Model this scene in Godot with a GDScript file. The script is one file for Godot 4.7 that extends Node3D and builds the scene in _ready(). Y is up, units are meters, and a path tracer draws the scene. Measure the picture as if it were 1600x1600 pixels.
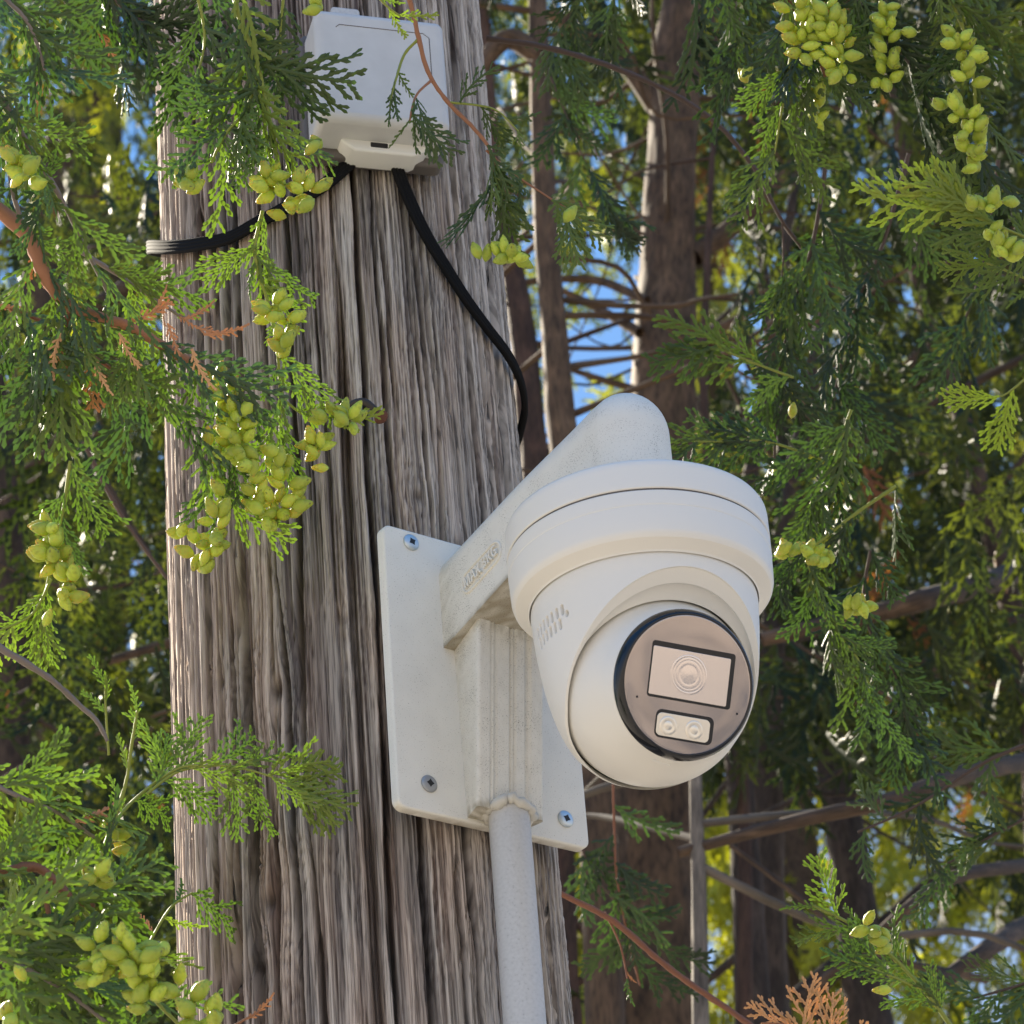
extends Node3D

# ---------------------------------------------------------------- view
const PITCH := 30.347
const ROLL := 4.587
const FOCAL := 5085.9          # of a picture 1600 across
const EYE := Vector3(0, 1.5, 0)
var cR: Vector3
var cU: Vector3
var cF: Vector3

# the frame of the wall bracket: side, up, forward; its origin lies on the axis of the dome
const O := Vector3(0.06054, 2.28761, -1.39821)
const YAW := 36.74
var fs: Vector3
var fn: Vector3

# the pole's axis
const POLE := Vector3(-0.0930, 2.3, -1.5942)

var M := {}
var sprays := []
var far_sprays := []
var young := []
var cones := []
var used := {}


func _ready():
	var th := deg_to_rad(PITCH)
	var ro := deg_to_rad(ROLL)
	var up := Vector3(0, cos(th), sin(th))
	cF = Vector3(0, sin(th), -cos(th))
	cR = Vector3(1, 0, 0) * cos(ro) - up * sin(ro)
	cU = up * cos(ro) + Vector3(1, 0, 0) * sin(ro)
	fn = Vector3(sin(deg_to_rad(YAW)), 0, cos(deg_to_rad(YAW)))
	fs = Vector3(cos(deg_to_rad(YAW)), 0, -sin(deg_to_rad(YAW)))
	var cam := Camera3D.new()
	cam.name = "camera"
	cam.fov = 17.878
	cam.near = 0.05
	cam.far = 400.0
	cam.transform = Transform3D(Basis(cR, cU, -cF), EYE)
	var lens := CameraAttributesPhysical.new()
	lens.frustum_focal_length = 76.3
	lens.frustum_focus_distance = 1.66
	lens.exposure_aperture = 22.0
	cam.attributes = lens
	add_child(cam)
	cam.current = true

	var we := WorldEnvironment.new()
	we.name = "world_environment"
	var env := Environment.new()
	env.background_mode = Environment.BG_SKY
	var sm := ProceduralSkyMaterial.new()
	sm.sky_top_color = Color(0.31, 0.56, 0.83)
	sm.sky_horizon_color = Color(0.90, 0.885, 0.85)
	sm.sky_curve = 0.22
	sm.ground_bottom_color = Color(0.45, 0.42, 0.38)
	sm.ground_horizon_color = Color(0.66, 0.68, 0.68)
	sm.sun_angle_max = 20.0
	sm.sky_energy_multiplier = 0.70
	var sky := Sky.new()
	sky.sky_material = sm
	env.sky = sky
	env.tonemap_mode = Environment.TONE_MAPPER_LINEAR
	env.tonemap_exposure = 3.3
	env.ssao_enabled = true
	env.ssil_enabled = true
	env.sdfgi_enabled = true
	we.environment = env
	add_child(we)

	var sun := DirectionalLight3D.new()
	sun.name = "sun"
	sun.light_color = Color(1.0, 0.95, 0.86)
	sun.light_energy = 1.6
	sun.light_angular_distance = 0.5
	sun.shadow_enabled = true
	var to_sun := Vector3(-0.50, 0.64, -0.66).normalized()
	sun.transform = Transform3D(Basis.looking_at(-to_sun, Vector3.UP), Vector3(0, 9, 0))
	add_child(sun)

	materials()
	ground()
	pole()
	leaves_of_all_kinds()
	trees()
	bracket()
	dome_camera()
	conduit()
	junction_box()
	cables()
	nail()
	near_branches()


# ---------------------------------------------------------------- helpers: places
func ray(x: float, y: float) -> Vector3:
	return cF + cR * ((x - 800.0) / FOCAL) - cU * ((y - 800.0) / FOCAL)

func at(x: float, y: float, depth: float) -> Vector3:
	return EYE + ray(x, y) * depth

func atz(x: float, y: float, h: float) -> Vector3:
	var r := ray(x, y)
	return EYE + r * (h / -r.z)

func loc(s: float, u: float, f: float) -> Vector3:           # millimetres in the bracket's frame
	return Vector3(s, u, f) * 0.001

func frame() -> Transform3D:
	return Transform3D(Basis(fs, Vector3.UP, fn), O)

func pole_r(y: float) -> float:
	return 0.1017 - 0.0018 * (y - 2.3)

func pole_axis(y: float) -> Vector3:
	return Vector3(POLE.x - 0.00725 * (y - 2.3), y, POLE.z)

func on_pole(deg: float, y: float, out: float) -> Vector3:
	var a := deg_to_rad(deg)
	return pole_axis(y) + Vector3(sin(a), 0, cos(a)) * (pole_r(y) + out)


# ---------------------------------------------------------------- helpers: things
func named(called: String, parent: Node) -> String:
	var key := str(parent.get_instance_id()) + called
	var k: int = used.get(key, 0)
	used[key] = k + 1
	return called if k == 0 else "%s_%03d" % [called, k]

func thing(called: String, label: String, category: String, where: Transform3D, group := "") -> Node3D:
	var o := Node3D.new()
	o.name = named(called, self)
	o.transform = where
	add_child(o, true)
	tag(o, label, category, group)
	return o

func tag(o: Node, label: String, category: String, group := ""):
	o.set_meta("label", label)
	o.set_meta("category", category)
	if group:
		o.set_meta("group", group)

func part(called: String, mesh: Mesh, mat: Material, parent: Node, where := Transform3D()) -> MeshInstance3D:
	var o := MeshInstance3D.new()
	o.name = named(called, parent)
	o.mesh = mesh
	o.material_override = mat
	o.transform = where
	o.cast_shadow = GeometryInstance3D.SHADOW_CASTING_SETTING_ON
	parent.add_child(o, true)
	return o


# ---------------------------------------------------------------- helpers: shapes
class Shape:
	var v := PackedVector3Array()
	var n := PackedVector3Array()
	var c := PackedColorArray()
	var t := PackedVector2Array()
	var i := PackedInt32Array()

	# a grid of points: rows[r][k]; the columns close round when closed; out tells which way is outside when it is not obvious
	func grid(rows: Array, closed: bool, color = null, out = null, uvs = null):
		var nr := rows.size()
		var nc: int = rows[0].size()
		var base := v.size()
		var mid := Vector3.ZERO
		for r in nr:
			var s := Vector3.ZERO
			for p in rows[r]: s += p
			mid += s / nc
		mid /= nr
		var vote := 0.0
		var nn := PackedVector3Array()
		nn.resize(nr * nc)
		for r in nr:
			var row: PackedVector3Array = rows[r]
			var above: PackedVector3Array = rows[maxi(r - 1, 0)]
			var below: PackedVector3Array = rows[mini(r + 1, nr - 1)]
			var rc := Vector3.ZERO
			if out == null:
				for p in row: rc += p
				rc /= nc
			for k in nc:
				var a: Vector3
				var b: Vector3
				if closed:
					a = row[(k + nc - 1) % nc]
					b = row[(k + 1) % nc]
				else:
					a = row[maxi(k - 1, 0)]
					b = row[mini(k + 1, nc - 1)]
				var d1 := b - a
				if d1.length_squared() < 1e-14:
					var q: PackedVector3Array = rows[r + 1] if r + 1 < nr and r == 0 else rows[maxi(r - 1, 0)]
					d1 = (q[(k + 1) % nc] - q[(k + nc - 1) % nc]) if closed else (q[mini(k + 1, nc - 1)] - q[maxi(k - 1, 0)])
				var x := d1.cross(below[k] - above[k]).normalized()
				nn[r * nc + k] = x
				if out == null:
					vote += x.dot(row[k] - rc) + 0.2 * x.dot(row[k] - mid)
				elif out is Vector3:
					vote += x.dot(out)
		var s := 1.0 if vote >= 0 else -1.0
		for r in nr:
			var row: PackedVector3Array = rows[r]
			for k in nc:
				v.push_back(row[k])
				n.push_back(nn[r * nc + k] * s)
				if color is Callable: c.push_back(color.call(row[k]))
				elif color is Color: c.push_back(color)
				else: c.push_back(Color.WHITE)
				t.push_back(uvs[r][k] if uvs != null else Vector2(float(k) / nc, float(r) / nr))
		var last := nc if closed else nc - 1
		for r in nr - 1:
			for k in last:
				var k2 := (k + 1) % nc
				var p := base + r * nc + k
				var q := base + r * nc + k2
				var e := base + (r + 1) * nc + k
				var f := base + (r + 1) * nc + k2
				# d1 (along k) x d2 (along r) is outside when s > 0: p,q,f is counterclockwise; Godot wants clockwise
				if s > 0: i.append_array([p, f, q, p, e, f])
				else: i.append_array([p, q, f, p, f, e])

	func tri(a: Vector3, b: Vector3, d: Vector3, nn: Vector3, col: Color):
		var base := v.size()
		for p in [a, b, d]:
			v.push_back(p); n.push_back(nn); c.push_back(col); t.push_back(Vector2.ZERO)
		if (b - a).cross(d - a).dot(nn) > 0: i.append_array([base, base + 2, base + 1])
		else: i.append_array([base, base + 1, base + 2])

	func mesh() -> ArrayMesh:
		var a := []
		a.resize(Mesh.ARRAY_MAX)
		a[Mesh.ARRAY_VERTEX] = v
		a[Mesh.ARRAY_NORMAL] = n
		a[Mesh.ARRAY_COLOR] = c
		a[Mesh.ARRAY_TEX_UV] = t
		a[Mesh.ARRAY_INDEX] = i
		var m := ArrayMesh.new()
		m.add_surface_from_arrays(Mesh.PRIMITIVE_TRIANGLES, a)
		return m


# profiles: each an array of Vector2(radius, height) in mm, smooth within itself, turned about y
func lathe(profiles: Array, seg := 64, color = null) -> Shape:
	var s := Shape.new()
	for pr in profiles:
		var rows := []
		for q in pr:
			var row := PackedVector3Array()
			for k in seg:
				var a := TAU * k / seg
				row.push_back(Vector3(sin(a) * maxf(q.x, 0.004), q.y, cos(a) * maxf(q.x, 0.004)) * 0.001)
			rows.push_back(row)
		s.grid(rows, true, color)
	return s

func tube(s: Shape, path: PackedVector3Array, radii: Array, sides := 8, color = null, rough := 0.0, seed_ := 0):
	var rows := []
	var n0 := Vector3.ZERO
	var rng := RandomNumberGenerator.new()
	rng.seed = seed_ + 11
	var count := path.size()
	for k in count:
		var d := (path[mini(k + 1, count - 1)] - path[maxi(k - 1, 0)]).normalized()
		if k == 0:
			n0 = d.cross(Vector3(0.31, 0.2, 0.93)).normalized()
		else:
			n0 = (n0 - d * n0.dot(d)).normalized()
		var b := d.cross(n0)
		var rad: float = radii[k] if radii.size() == count else lerpf(radii[0], radii[-1], float(k) / (count - 1))
		var row := PackedVector3Array()
		for j in sides:
			var a := TAU * j / sides
			row.push_back(path[k] + (n0 * cos(a) + b * sin(a)) * rad * (1.0 + rough * rng.randf_range(-1, 1)))
		if k == 0:
			var cap := PackedVector3Array()
			for j in sides: cap.push_back(path[k].lerp(row[j], 0.02))
			rows.push_back(cap)
		rows.push_back(row)
		if k == count - 1:
			var cap := PackedVector3Array()
			for j in sides: cap.push_back(path[k].lerp(row[j], 0.02))
			rows.push_back(cap)
	s.grid(rows, true, color)

func smooth_path(p: Array, each := 6) -> PackedVector3Array:
	var out := PackedVector3Array()
	var m := p.size()
	for k in m - 1:
		var a: Vector3 = p[maxi(k - 1, 0)]
		var b: Vector3 = p[k]
		var c: Vector3 = p[k + 1]
		var d: Vector3 = p[mini(k + 2, m - 1)]
		for j in each:
			out.push_back(b.cubic_interpolate(c, a, d, float(j) / each))
	out.push_back(p[m - 1])
	return out

func rounded_rect(w: float, h: float, r: float, arc := 5) -> PackedVector2Array:
	var o := PackedVector2Array()
	for q in [[1, 1, 0], [-1, 1, 90], [-1, -1, 180], [1, -1, 270]]:
		for k in arc + 1:
			var a := deg_to_rad(q[2] + 90.0 * k / arc)
			o.push_back(Vector2(q[0] * (w / 2 - r) + cos(a) * r, q[1] * (h / 2 - r) + sin(a) * r))
	return o

# sides of a slab with an outline in x and y (mm), from z0 to z1, with a bevel on the front and a cap
func slab(s: Shape, outline: PackedVector2Array, z0: float, z1: float, bevel: float, color = null, rings := 4):
	var lay := func(shrink: float, z: float) -> PackedVector3Array:
		var row := PackedVector3Array()
		var m := outline.size()
		for k in m:
			var t := (outline[(k + 1) % m] - outline[(k + m - 1) % m]).normalized()
			var q := outline[k] - Vector2(t.y, -t.x) * shrink
			row.push_back(Vector3(q.x, q.y, z) * 0.001)
		return row
	s.grid([lay.call(0.0, z0), lay.call(0.0, z1 - bevel)], true, color)
	var bev := []
	for k in 5:
		var a := PI / 2 * k / 4
		bev.push_back(lay.call(bevel * (1 - cos(a)), z1 - bevel + bevel * sin(a)))
	s.grid(bev, true, color)
	var rim: PackedVector3Array = bev[-1]
	var mid := Vector3.ZERO
	for p in rim: mid += p
	mid /= rim.size()
	var rows := []
	for k in rings + 1:
		var row := PackedVector3Array()
		for p in rim: row.push_back(p.lerp(mid, minf(float(k) / rings, 0.9995)))
		rows.push_back(row)
	s.grid(rows, true, color, Vector3(0, 0, signf(z1 - z0)))


# ---------------------------------------------------------------- materials
func mat(color: Color, rough := 0.6, metal := 0.0) -> StandardMaterial3D:
	var m := StandardMaterial3D.new()
	m.albedo_color = color.linear_to_srgb()
	m.roughness = rough
	m.metallic = metal
	return m

func noise_tex(freq: float, octaves: int, ramp: Array, size := 512, kind := FastNoiseLite.TYPE_SIMPLEX_SMOOTH, seed_ := 1) -> ImageTexture:
	var nz := FastNoiseLite.new()
	nz.noise_type = kind
	nz.frequency = freq
	nz.fractal_octaves = octaves
	nz.seed = seed_
	var im := nz.get_seamless_image(size, size)
	im.convert(Image.FORMAT_RGB8)
	var data := im.get_data()
	var g := Gradient.new()
	g.offsets = PackedFloat32Array(ramp.map(func(q): return q[0]))
	g.colors = PackedColorArray(ramp.map(func(q): return q[1]))
	var lut := []
	for k in 256:
		var c := g.sample(k / 255.0)
		lut.push_back([c.r8, c.g8, c.b8])
	for k in size * size:
		var q: Array = lut[data[k * 3]]
		data[k * 3] = q[0]
		data[k * 3 + 1] = q[1]
		data[k * 3 + 2] = q[2]
	return ImageTexture.create_from_image(Image.create_from_data(size, size, false, Image.FORMAT_RGB8, data))

# pale plastic with fine dark specks that gather in patches
func speck_tex(fine: float, coarse: float, share: float, dark: Color, seed_: int) -> ImageTexture:
	var size := 1024
	var pics := []
	for k in 2:
		var nz := FastNoiseLite.new()
		nz.noise_type = FastNoiseLite.TYPE_SIMPLEX_SMOOTH
		nz.frequency = coarse if k else fine
		nz.fractal_octaves = 3
		nz.seed = seed_ + k
		var p := nz.get_seamless_image(size, size)
		p.convert(Image.FORMAT_L8)
		pics.push_back(p.get_data())
	var a: PackedByteArray = pics[0]
	var b: PackedByteArray = pics[1]
	var data := PackedByteArray()
	data.resize(size * size * 3)
	for k in size * size:
		var edge := (0.10 + share * 1.5 * b[k] / 255.0 * b[k] / 255.0 * 2.0) * 255.0
		var t := clampf((a[k] - edge) / 22.0, 0.0, 1.0)
		var haze := 1.0 - 0.03 * b[k] / 255.0
		data[k * 3] = int(lerpf(dark.r, haze, t) * 255.0)
		data[k * 3 + 1] = int(lerpf(dark.g, haze * 0.997, t) * 255.0)
		data[k * 3 + 2] = int(lerpf(dark.b, haze * 0.985, t) * 255.0)
	return ImageTexture.create_from_image(Image.create_from_data(size, size, false, Image.FORMAT_RGB8, data))

func grey(x: float) -> Color:
	return Color(x, x, x)

func leaf(color: Color, back := Color(0.66, 0.78, 0.40)) -> StandardMaterial3D:
	var m := mat(color, 0.5)
	m.vertex_color_use_as_albedo = true
	m.cull_mode = BaseMaterial3D.CULL_DISABLED
	m.backlight_enabled = true
	m.backlight = back
	m.metallic_specular = 0.45
	return m

func materials():
	# white plastic with the faint orange peel of moulding
	var peel := noise_tex(0.09, 3, [[0.0, grey(0.35)], [1.0, grey(0.65)]], 512)
	var w := mat(Color(0.73, 0.71, 0.655), 0.42)
	w.vertex_color_use_as_albedo = true
	w.heightmap_enabled = true
	w.heightmap_texture = peel
	w.heightmap_scale = 0.012
	w.uv1_triplanar = true
	w.uv1_scale = Vector3.ONE * 22.0
	M.white = w
	# the same plastic, weathered: fine dark specks of algae
	var specks := speck_tex(0.16, 0.007, 0.050, Color(0.40, 0.38, 0.33), 5)
	var d := mat(Color(0.76, 0.735, 0.67), 0.55)
	d.vertex_color_use_as_albedo = true
	d.albedo_texture = specks
	d.uv1_triplanar = true
	d.uv1_scale = Vector3.ONE * 6.5
	M.dirty = d
	var clean := mat(Color(0.78, 0.76, 0.70), 0.5)
	clean.vertex_color_use_as_albedo = true
	clean.albedo_texture = speck_tex(0.14, 0.006, 0.012, Color(0.55, 0.52, 0.45), 9)
	clean.uv1_triplanar = true
	clean.uv1_scale = Vector3.ONE * 7.0
	M.plate = clean
	M.box = mat(Color(0.56, 0.555, 0.54), 0.5)
	M.box.albedo_texture = noise_tex(0.02, 4, [[0.0, grey(0.95)], [1.0, grey(1.0)]], 256)
	M.box.uv1_triplanar = true
	M.box.uv1_scale = Vector3.ONE * 9.0
	M.box_base = mat(Color(0.115, 0.10, 0.09), 0.6)
	M.latch = mat(Color(0.74, 0.73, 0.69), 0.45)
	M.pvc = mat(Color(0.55, 0.55, 0.545), 0.45)
	M.pvc.albedo_texture = noise_tex(0.10, 4, [[0.0, grey(0.70)], [0.25, grey(0.94)], [1.0, grey(1.0)]], 512)
	M.pvc.uv1_triplanar = true
	M.pvc.uv1_scale = Vector3.ONE * 8.0
	M.sealant = mat(Color(0.55, 0.53, 0.47), 0.35)
	M.black = mat(Color(0.006, 0.007, 0.010), 0.12)
	M.matt_black = mat(Color(0.012, 0.012, 0.014), 0.6)
	M.cable = mat(Color(0.010, 0.010, 0.011), 0.85)
	M.cable.metallic_specular = 0.22
	M.cable.heightmap_enabled = true
	M.cable.heightmap_texture = peel
	M.cable.heightmap_scale = 0.03
	M.cable.uv1_triplanar = true
	M.cable.uv1_scale = Vector3.ONE * 30.0
	M.glass = mat(Color(0.40, 0.35, 0.335), 0.07, 0.92)
	M.window = mat(Color(0.72, 0.645, 0.61), 0.14, 0.9)
	M.led = mat(Color(0.80, 0.74, 0.64), 0.22, 0.6)
	M.zinc = mat(Color(0.55, 0.60, 0.62), 0.35, 0.8)
	M.zinc_old = mat(Color(0.36, 0.37, 0.38), 0.5, 0.7)
	M.rust = mat(Color(0.13, 0.05, 0.03), 0.85)
	M.nail = mat(Color(0.03, 0.022, 0.02), 0.6)
	# wood of the pole: the mesh carries the tone, the texture the fine fibres
	var wood := mat(Color(1, 0.975, 0.92), 0.8)
	wood.vertex_color_use_as_albedo = true
	wood.albedo_texture = noise_tex(0.035, 5, [[0.0, grey(0.55)], [0.34, grey(0.78)], [0.46, grey(0.95)], [0.8, grey(1.0)], [1.0, grey(1.0)]], 1024, FastNoiseLite.TYPE_SIMPLEX_SMOOTH, 21)
	wood.metallic_specular = 0.25
	M.wood = wood
	var bark := mat(Color(1, 1, 1), 0.85)
	bark.vertex_color_use_as_albedo = true
	bark.albedo_texture = noise_tex(0.03, 5, [[0.0, grey(0.5)], [0.45, grey(0.85)], [1.0, grey(1.0)]], 512, FastNoiseLite.TYPE_SIMPLEX_SMOOTH, 31)
	bark.uv1_scale = Vector3(1, 1, 1)
	M.bark = bark
	M.greens = [leaf(Color(0.066, 0.105, 0.033)), leaf(Color(0.120, 0.172, 0.036)), leaf(Color(0.190, 0.250, 0.042)), leaf(Color(0.28, 0.34, 0.045)), leaf(Color(0.066, 0.108, 0.050)), leaf(Color(0.031, 0.052, 0.023)), leaf(Color(0.085, 0.118, 0.030))]  # the darkest green has the shade of the hedge worked into its colour
	M.dead = leaf(Color(0.40, 0.185, 0.085), Color(0.4, 0.35, 0.28))
	M.dead_pale = leaf(Color(0.52, 0.30, 0.15), Color(0.4, 0.35, 0.28))
	M.far_leaf = leaf(Color(1, 1, 1), Color(1.0, 1.0, 0.6))
	M.twig_red = mat(Color(0.20, 0.085, 0.05), 0.8)
	M.twig_orange = mat(Color(0.30, 0.135, 0.07), 0.8)
	M.twig_grey = mat(Color(0.19, 0.155, 0.135), 0.85)
	M.twig_dark = mat(Color(0.075, 0.05, 0.04), 0.85)
	M.twig_green = mat(Color(0.22, 0.25, 0.035), 0.6)
	var cone := mat(Color(1, 1, 1), 0.5)
	cone.vertex_color_use_as_albedo = true
	cone.subsurf_scatter_enabled = true
	cone.subsurf_scatter_strength = 0.08
	M.cone = cone


# ---------------------------------------------------------------- setting
func ground():
	var m := PlaneMesh.new()
	m.size = Vector2(240, 240)
	var g := mat(Color(0.45, 0.395, 0.33), 0.9)
	g.albedo_texture = noise_tex(0.02, 5, [[0.0, grey(0.7)], [1.0, grey(1.0)]], 512, FastNoiseLite.TYPE_SIMPLEX_SMOOTH, 41)
	g.uv1_scale = Vector3.ONE * 60.0
	var o := part("ground", m, g, self)
	o.set_meta("kind", "structure")
	o.set_meta("label", "pale gravel ground in front of the cedars")


func pole():
	var wr := FastNoiseLite.new(); wr.seed = 3; wr.frequency = 1.0; wr.fractal_octaves = 2
	var n1 := FastNoiseLite.new(); n1.seed = 7; n1.frequency = 1.0; n1.fractal_octaves = 2
	var n2 := FastNoiseLite.new(); n2.seed = 17; n2.frequency = 1.0; n2.fractal_octaves = 2
	var n3 := FastNoiseLite.new(); n3.seed = 27; n3.frequency = 1.0; n3.fractal_octaves = 3
	var n4 := FastNoiseLite.new(); n4.seed = 37; n4.frequency = 1.0; n4.fractal_octaves = 3
	var n5 := FastNoiseLite.new(); n5.seed = 47; n5.frequency = 1.0; n5.fractal_octaves = 2
	var rng := RandomNumberGenerator.new(); rng.seed = 4
	# drying cracks: angle, width (mm), depth (mm), phase
	var cracks := []
	var a0 := -96.0
	while a0 < 96.0:
		var big := rng.randf() < 0.48
		cracks.push_back([a0, rng.randf_range(1.7, 3.1) if big else rng.randf_range(0.6, 1.2), rng.randf_range(9, 14) if big else rng.randf_range(2.5, 4.5), rng.randf() * 50.0, rng.randf_range(0.1, 0.65) if not big else rng.randf_range(-0.3, 0.2)])
		a0 += rng.randf_range(1.9, 4.8)
	var knots := [[-21.0, 2.2834, 5.5, 1.0], [-26.0, 2.166, 5.5, 1.0], [-11.0, 2.205, 4.5, 0.8], [26.0, 2.395, 3.5, 0.7], [-42.0, 2.30, 3.0, 0.4], [38.0, 2.37, 3.0, 0.6], [-33.0, 2.135, 4.0, 0.5], [30.0, 2.135, 3.0, 0.5]]
	var angles := PackedFloat32Array()
	var q := -98.0
	while q < 105.0:
		angles.push_back(q)
		q += 0.31
	q = 105.0
	while q < 262.0:
		angles.push_back(q)
		q += 4.5
	var heights := PackedFloat32Array([-0.2, 0.0, 0.5, 1.0, 1.5, 1.8, 1.95])
	var y := 2.03
	while y < 2.80:
		heights.push_back(y)
		y += 0.0024
	heights.append_array([2.9, 3.1, 3.5, 4.2, 5.2, 6.2])
	var rows := []
	var uvs := []
	var cols := []
	var nc := angles.size()
	for h in heights:
		var row := PackedVector3Array()
		var uv := PackedVector2Array()
		var col := PackedColorArray()
		row.resize(nc); uv.resize(nc); col.resize(nc)
		var ax := pole_axis(h)
		var r0 := pole_r(h)
		var cc := []
		for k in cracks:
			var open := clampf(0.75 + 1.3 * n5.get_noise_2d(k[3], h * 3.2) - k[4], 0.0, 1.15)
			cc.push_back([k[0] + 2.6 * wr.get_noise_2d(k[3], h * 1.6) + 0.8 * wr.get_noise_2d(k[3] + 9.0, h * 9.0), k[1] * open, k[2] * open])
		var at_ := 0
		for j in nc:
			var deg := angles[j]
			var u := deg_to_rad(deg) * 100.0          # mm along the skin
			var yy := h * 1000.0
			# the grain bends round knots
			var core := 0.0
			var us := u
			for k in knots:
				var du: float = u - deg_to_rad(k[0]) * 100.0
				var dy: float = (h - k[1]) * 1000.0
				if absf(du) < 26.0 and absf(dy) < 70.0:
					var g := exp(-(du * du) / (k[2] * k[2] * 3.0) - dy * dy / (k[2] * k[2] * 26.0))
					us -= du * g * 0.72 * k[3]
					core += k[3] * exp(-(du * du) / (k[2] * k[2] * 0.34) - dy * dy / (k[2] * k[2] * 0.9))
			us += 1.5 * wr.get_noise_2d(u * 0.012, yy * 0.0022) + 0.5 * wr.get_noise_2d(u * 0.05 + 40.0, yy * 0.012)
			var g1 := n1.get_noise_2d(us * 0.19, yy * 0.0010)
			var g2 := n2.get_noise_2d(us * 0.62, yy * 0.0022)
			var g3 := n3.get_noise_2d(us * 0.42, yy * 0.11)
			var pitted := clampf(0.35 + 1.6 * n4.get_noise_2d(us * 0.03 + 33.0, yy * 0.006) + deg / 130.0, 0.0, 1.0)
			var g4 := n4.get_noise_2d(us * 0.022, yy * 0.0042)
			var rid := 1.0 - minf(absf(g1) / 0.20, 1.0)
			var fine := 1.0 - minf(absf(g2) / 0.16, 1.0)
			var hgt := 0.85 * g1 - 2.3 * rid * rid * rid - 1.0 * fine * fine + 0.45 * g2 + 0.75 * g3 * pitted
			# cracks
			var shift := rad_to_deg((us - u) / 100.0)
			var cut := 0.0
			for e in range(maxi(at_ - 2, 0), mini(at_ + 4, cc.size())):
				var c0: Array = cc[e]
				var dd: float = absf((deg - c0[0] + shift * 0.35)) * 1.745
				var half: float = c0[1] * 0.66 + 0.12
				if c0[1] > 0.05 and dd < half * 2.0:
					cut = maxf(cut, c0[2] * (1.0 - smoothstep(half * 0.5, half * 1.25, dd)))
			while at_ < cc.size() - 1 and cc[at_][0] < deg: at_ += 1
			hgt -= cut + core * 3.0
			row[j] = ax + Vector3(sin(deg_to_rad(deg)), 0, cos(deg_to_rad(deg))) * (r0 + hgt * 0.001)
			uv[j] = Vector2(us / 30.0, yy / 1500.0)
			# tones of the weathered wood: silver ridges, darker grooves, brown and blackened streaks
			var tone := clampf(0.66 + 0.62 * g1 + 0.58 * g2 + 0.34 * g3 * pitted + 0.18 * g4 - 0.30 * fine * fine - 0.25 * rid * rid, 0.0, 1.0)
			var warm := clampf(0.5 - deg / 110.0 + 0.9 * n4.get_noise_2d(us * 0.05 + 70.0, yy * 0.006), 0.0, 1.0)
			var light := Color(0.60, 0.545, 0.50).lerp(Color(0.56, 0.455, 0.39), warm)
			var darkc := Color(0.105, 0.085, 0.078).lerp(Color(0.135, 0.088, 0.07), warm)
			var cl := darkc.lerp(light, tone)
			var stain := clampf(1.6 * n4.get_noise_2d(us * 0.03 + 11.0, yy * 0.0016 + 5.0) + 0.35 - absf(deg + 2.0) / 34.0, 0.0, 0.45)
			cl = cl.lerp(Color(0.075, 0.072, 0.085), stain)
			if core > 0.02: cl = cl.lerp(Color(0.05, 0.035, 0.028), minf(core, 0.9))
			col[j] = cl
		rows.push_back(row)
		uvs.push_back(uv)
		cols.push_back(col)
	var s := Shape.new()
	s.grid(rows, true, null, null, uvs)
	var flat := PackedColorArray()
	for k in cols: flat.append_array(k)
	s.c = flat
	var o := thing("utility_pole", "weathered grey wooden utility pole split by long drying cracks", "pole", Transform3D(Basis(), pole_axis(0.0)))
	part("shaft", s.mesh(), M.wood, o, Transform3D(Basis(), -pole_axis(0.0)))


# ---------------------------------------------------------------- leaves and cones
func chain(s: Shape, p: PackedVector3Array, nrm: Vector3, w0: float, w1: float, scaled: bool, col: Color, tip: Color):
	# a branchlet: overlapping scale leaves, three points across with a raised keel
	var m := p.size()
	var base := s.v.size()
	var rows := 0
	for k in m:
		var d := (p[mini(k + 1, m - 1)] - p[maxi(k - 1, 0)]).normalized()
		var x := d.cross(nrm).normalized()
		var z := x.cross(d)
		var f := float(k) / (m - 1)
		var w := lerpf(w0, w1, f)
		var cl := col.lerp(tip, f * f)
		var widths := [0.62, 1.0] if scaled else [1.0]
		if k == m - 1: widths = [0.12]
		for e in widths.size():
			var pos := p[k]
			if e == 1: pos = p[k].lerp(p[mini(k + 1, m - 1)], 0.62)
			var ww: float = w * widths[e] * 0.5
			s.v.push_back(pos + x * ww); s.n.push_back((z * 0.8 + x * 0.6)); s.c.push_back(cl)
			s.v.push_back(pos + z * w * 0.30 * widths[e]); s.n.push_back(z); s.c.push_back(cl)
			s.v.push_back(pos - x * ww); s.n.push_back((z * 0.8 - x * 0.6)); s.c.push_back(cl)
			for q in 3: s.t.push_back(Vector2.ZERO)
			rows += 1
	for r in rows - 1:
		for k in 2:
			var a := base + r * 3 + k
			s.i.append_array([a, a + 1, a + 4, a, a + 4, a + 3])

func line(a: Vector3, d: Vector3, bend: Vector3, length: float, m: int) -> PackedVector3Array:
	var out := PackedVector3Array()
	for k in m + 1:
		var t := float(k) / m
		out.push_back(a + (d * t + bend * t * t) * length)
	return out

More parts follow.
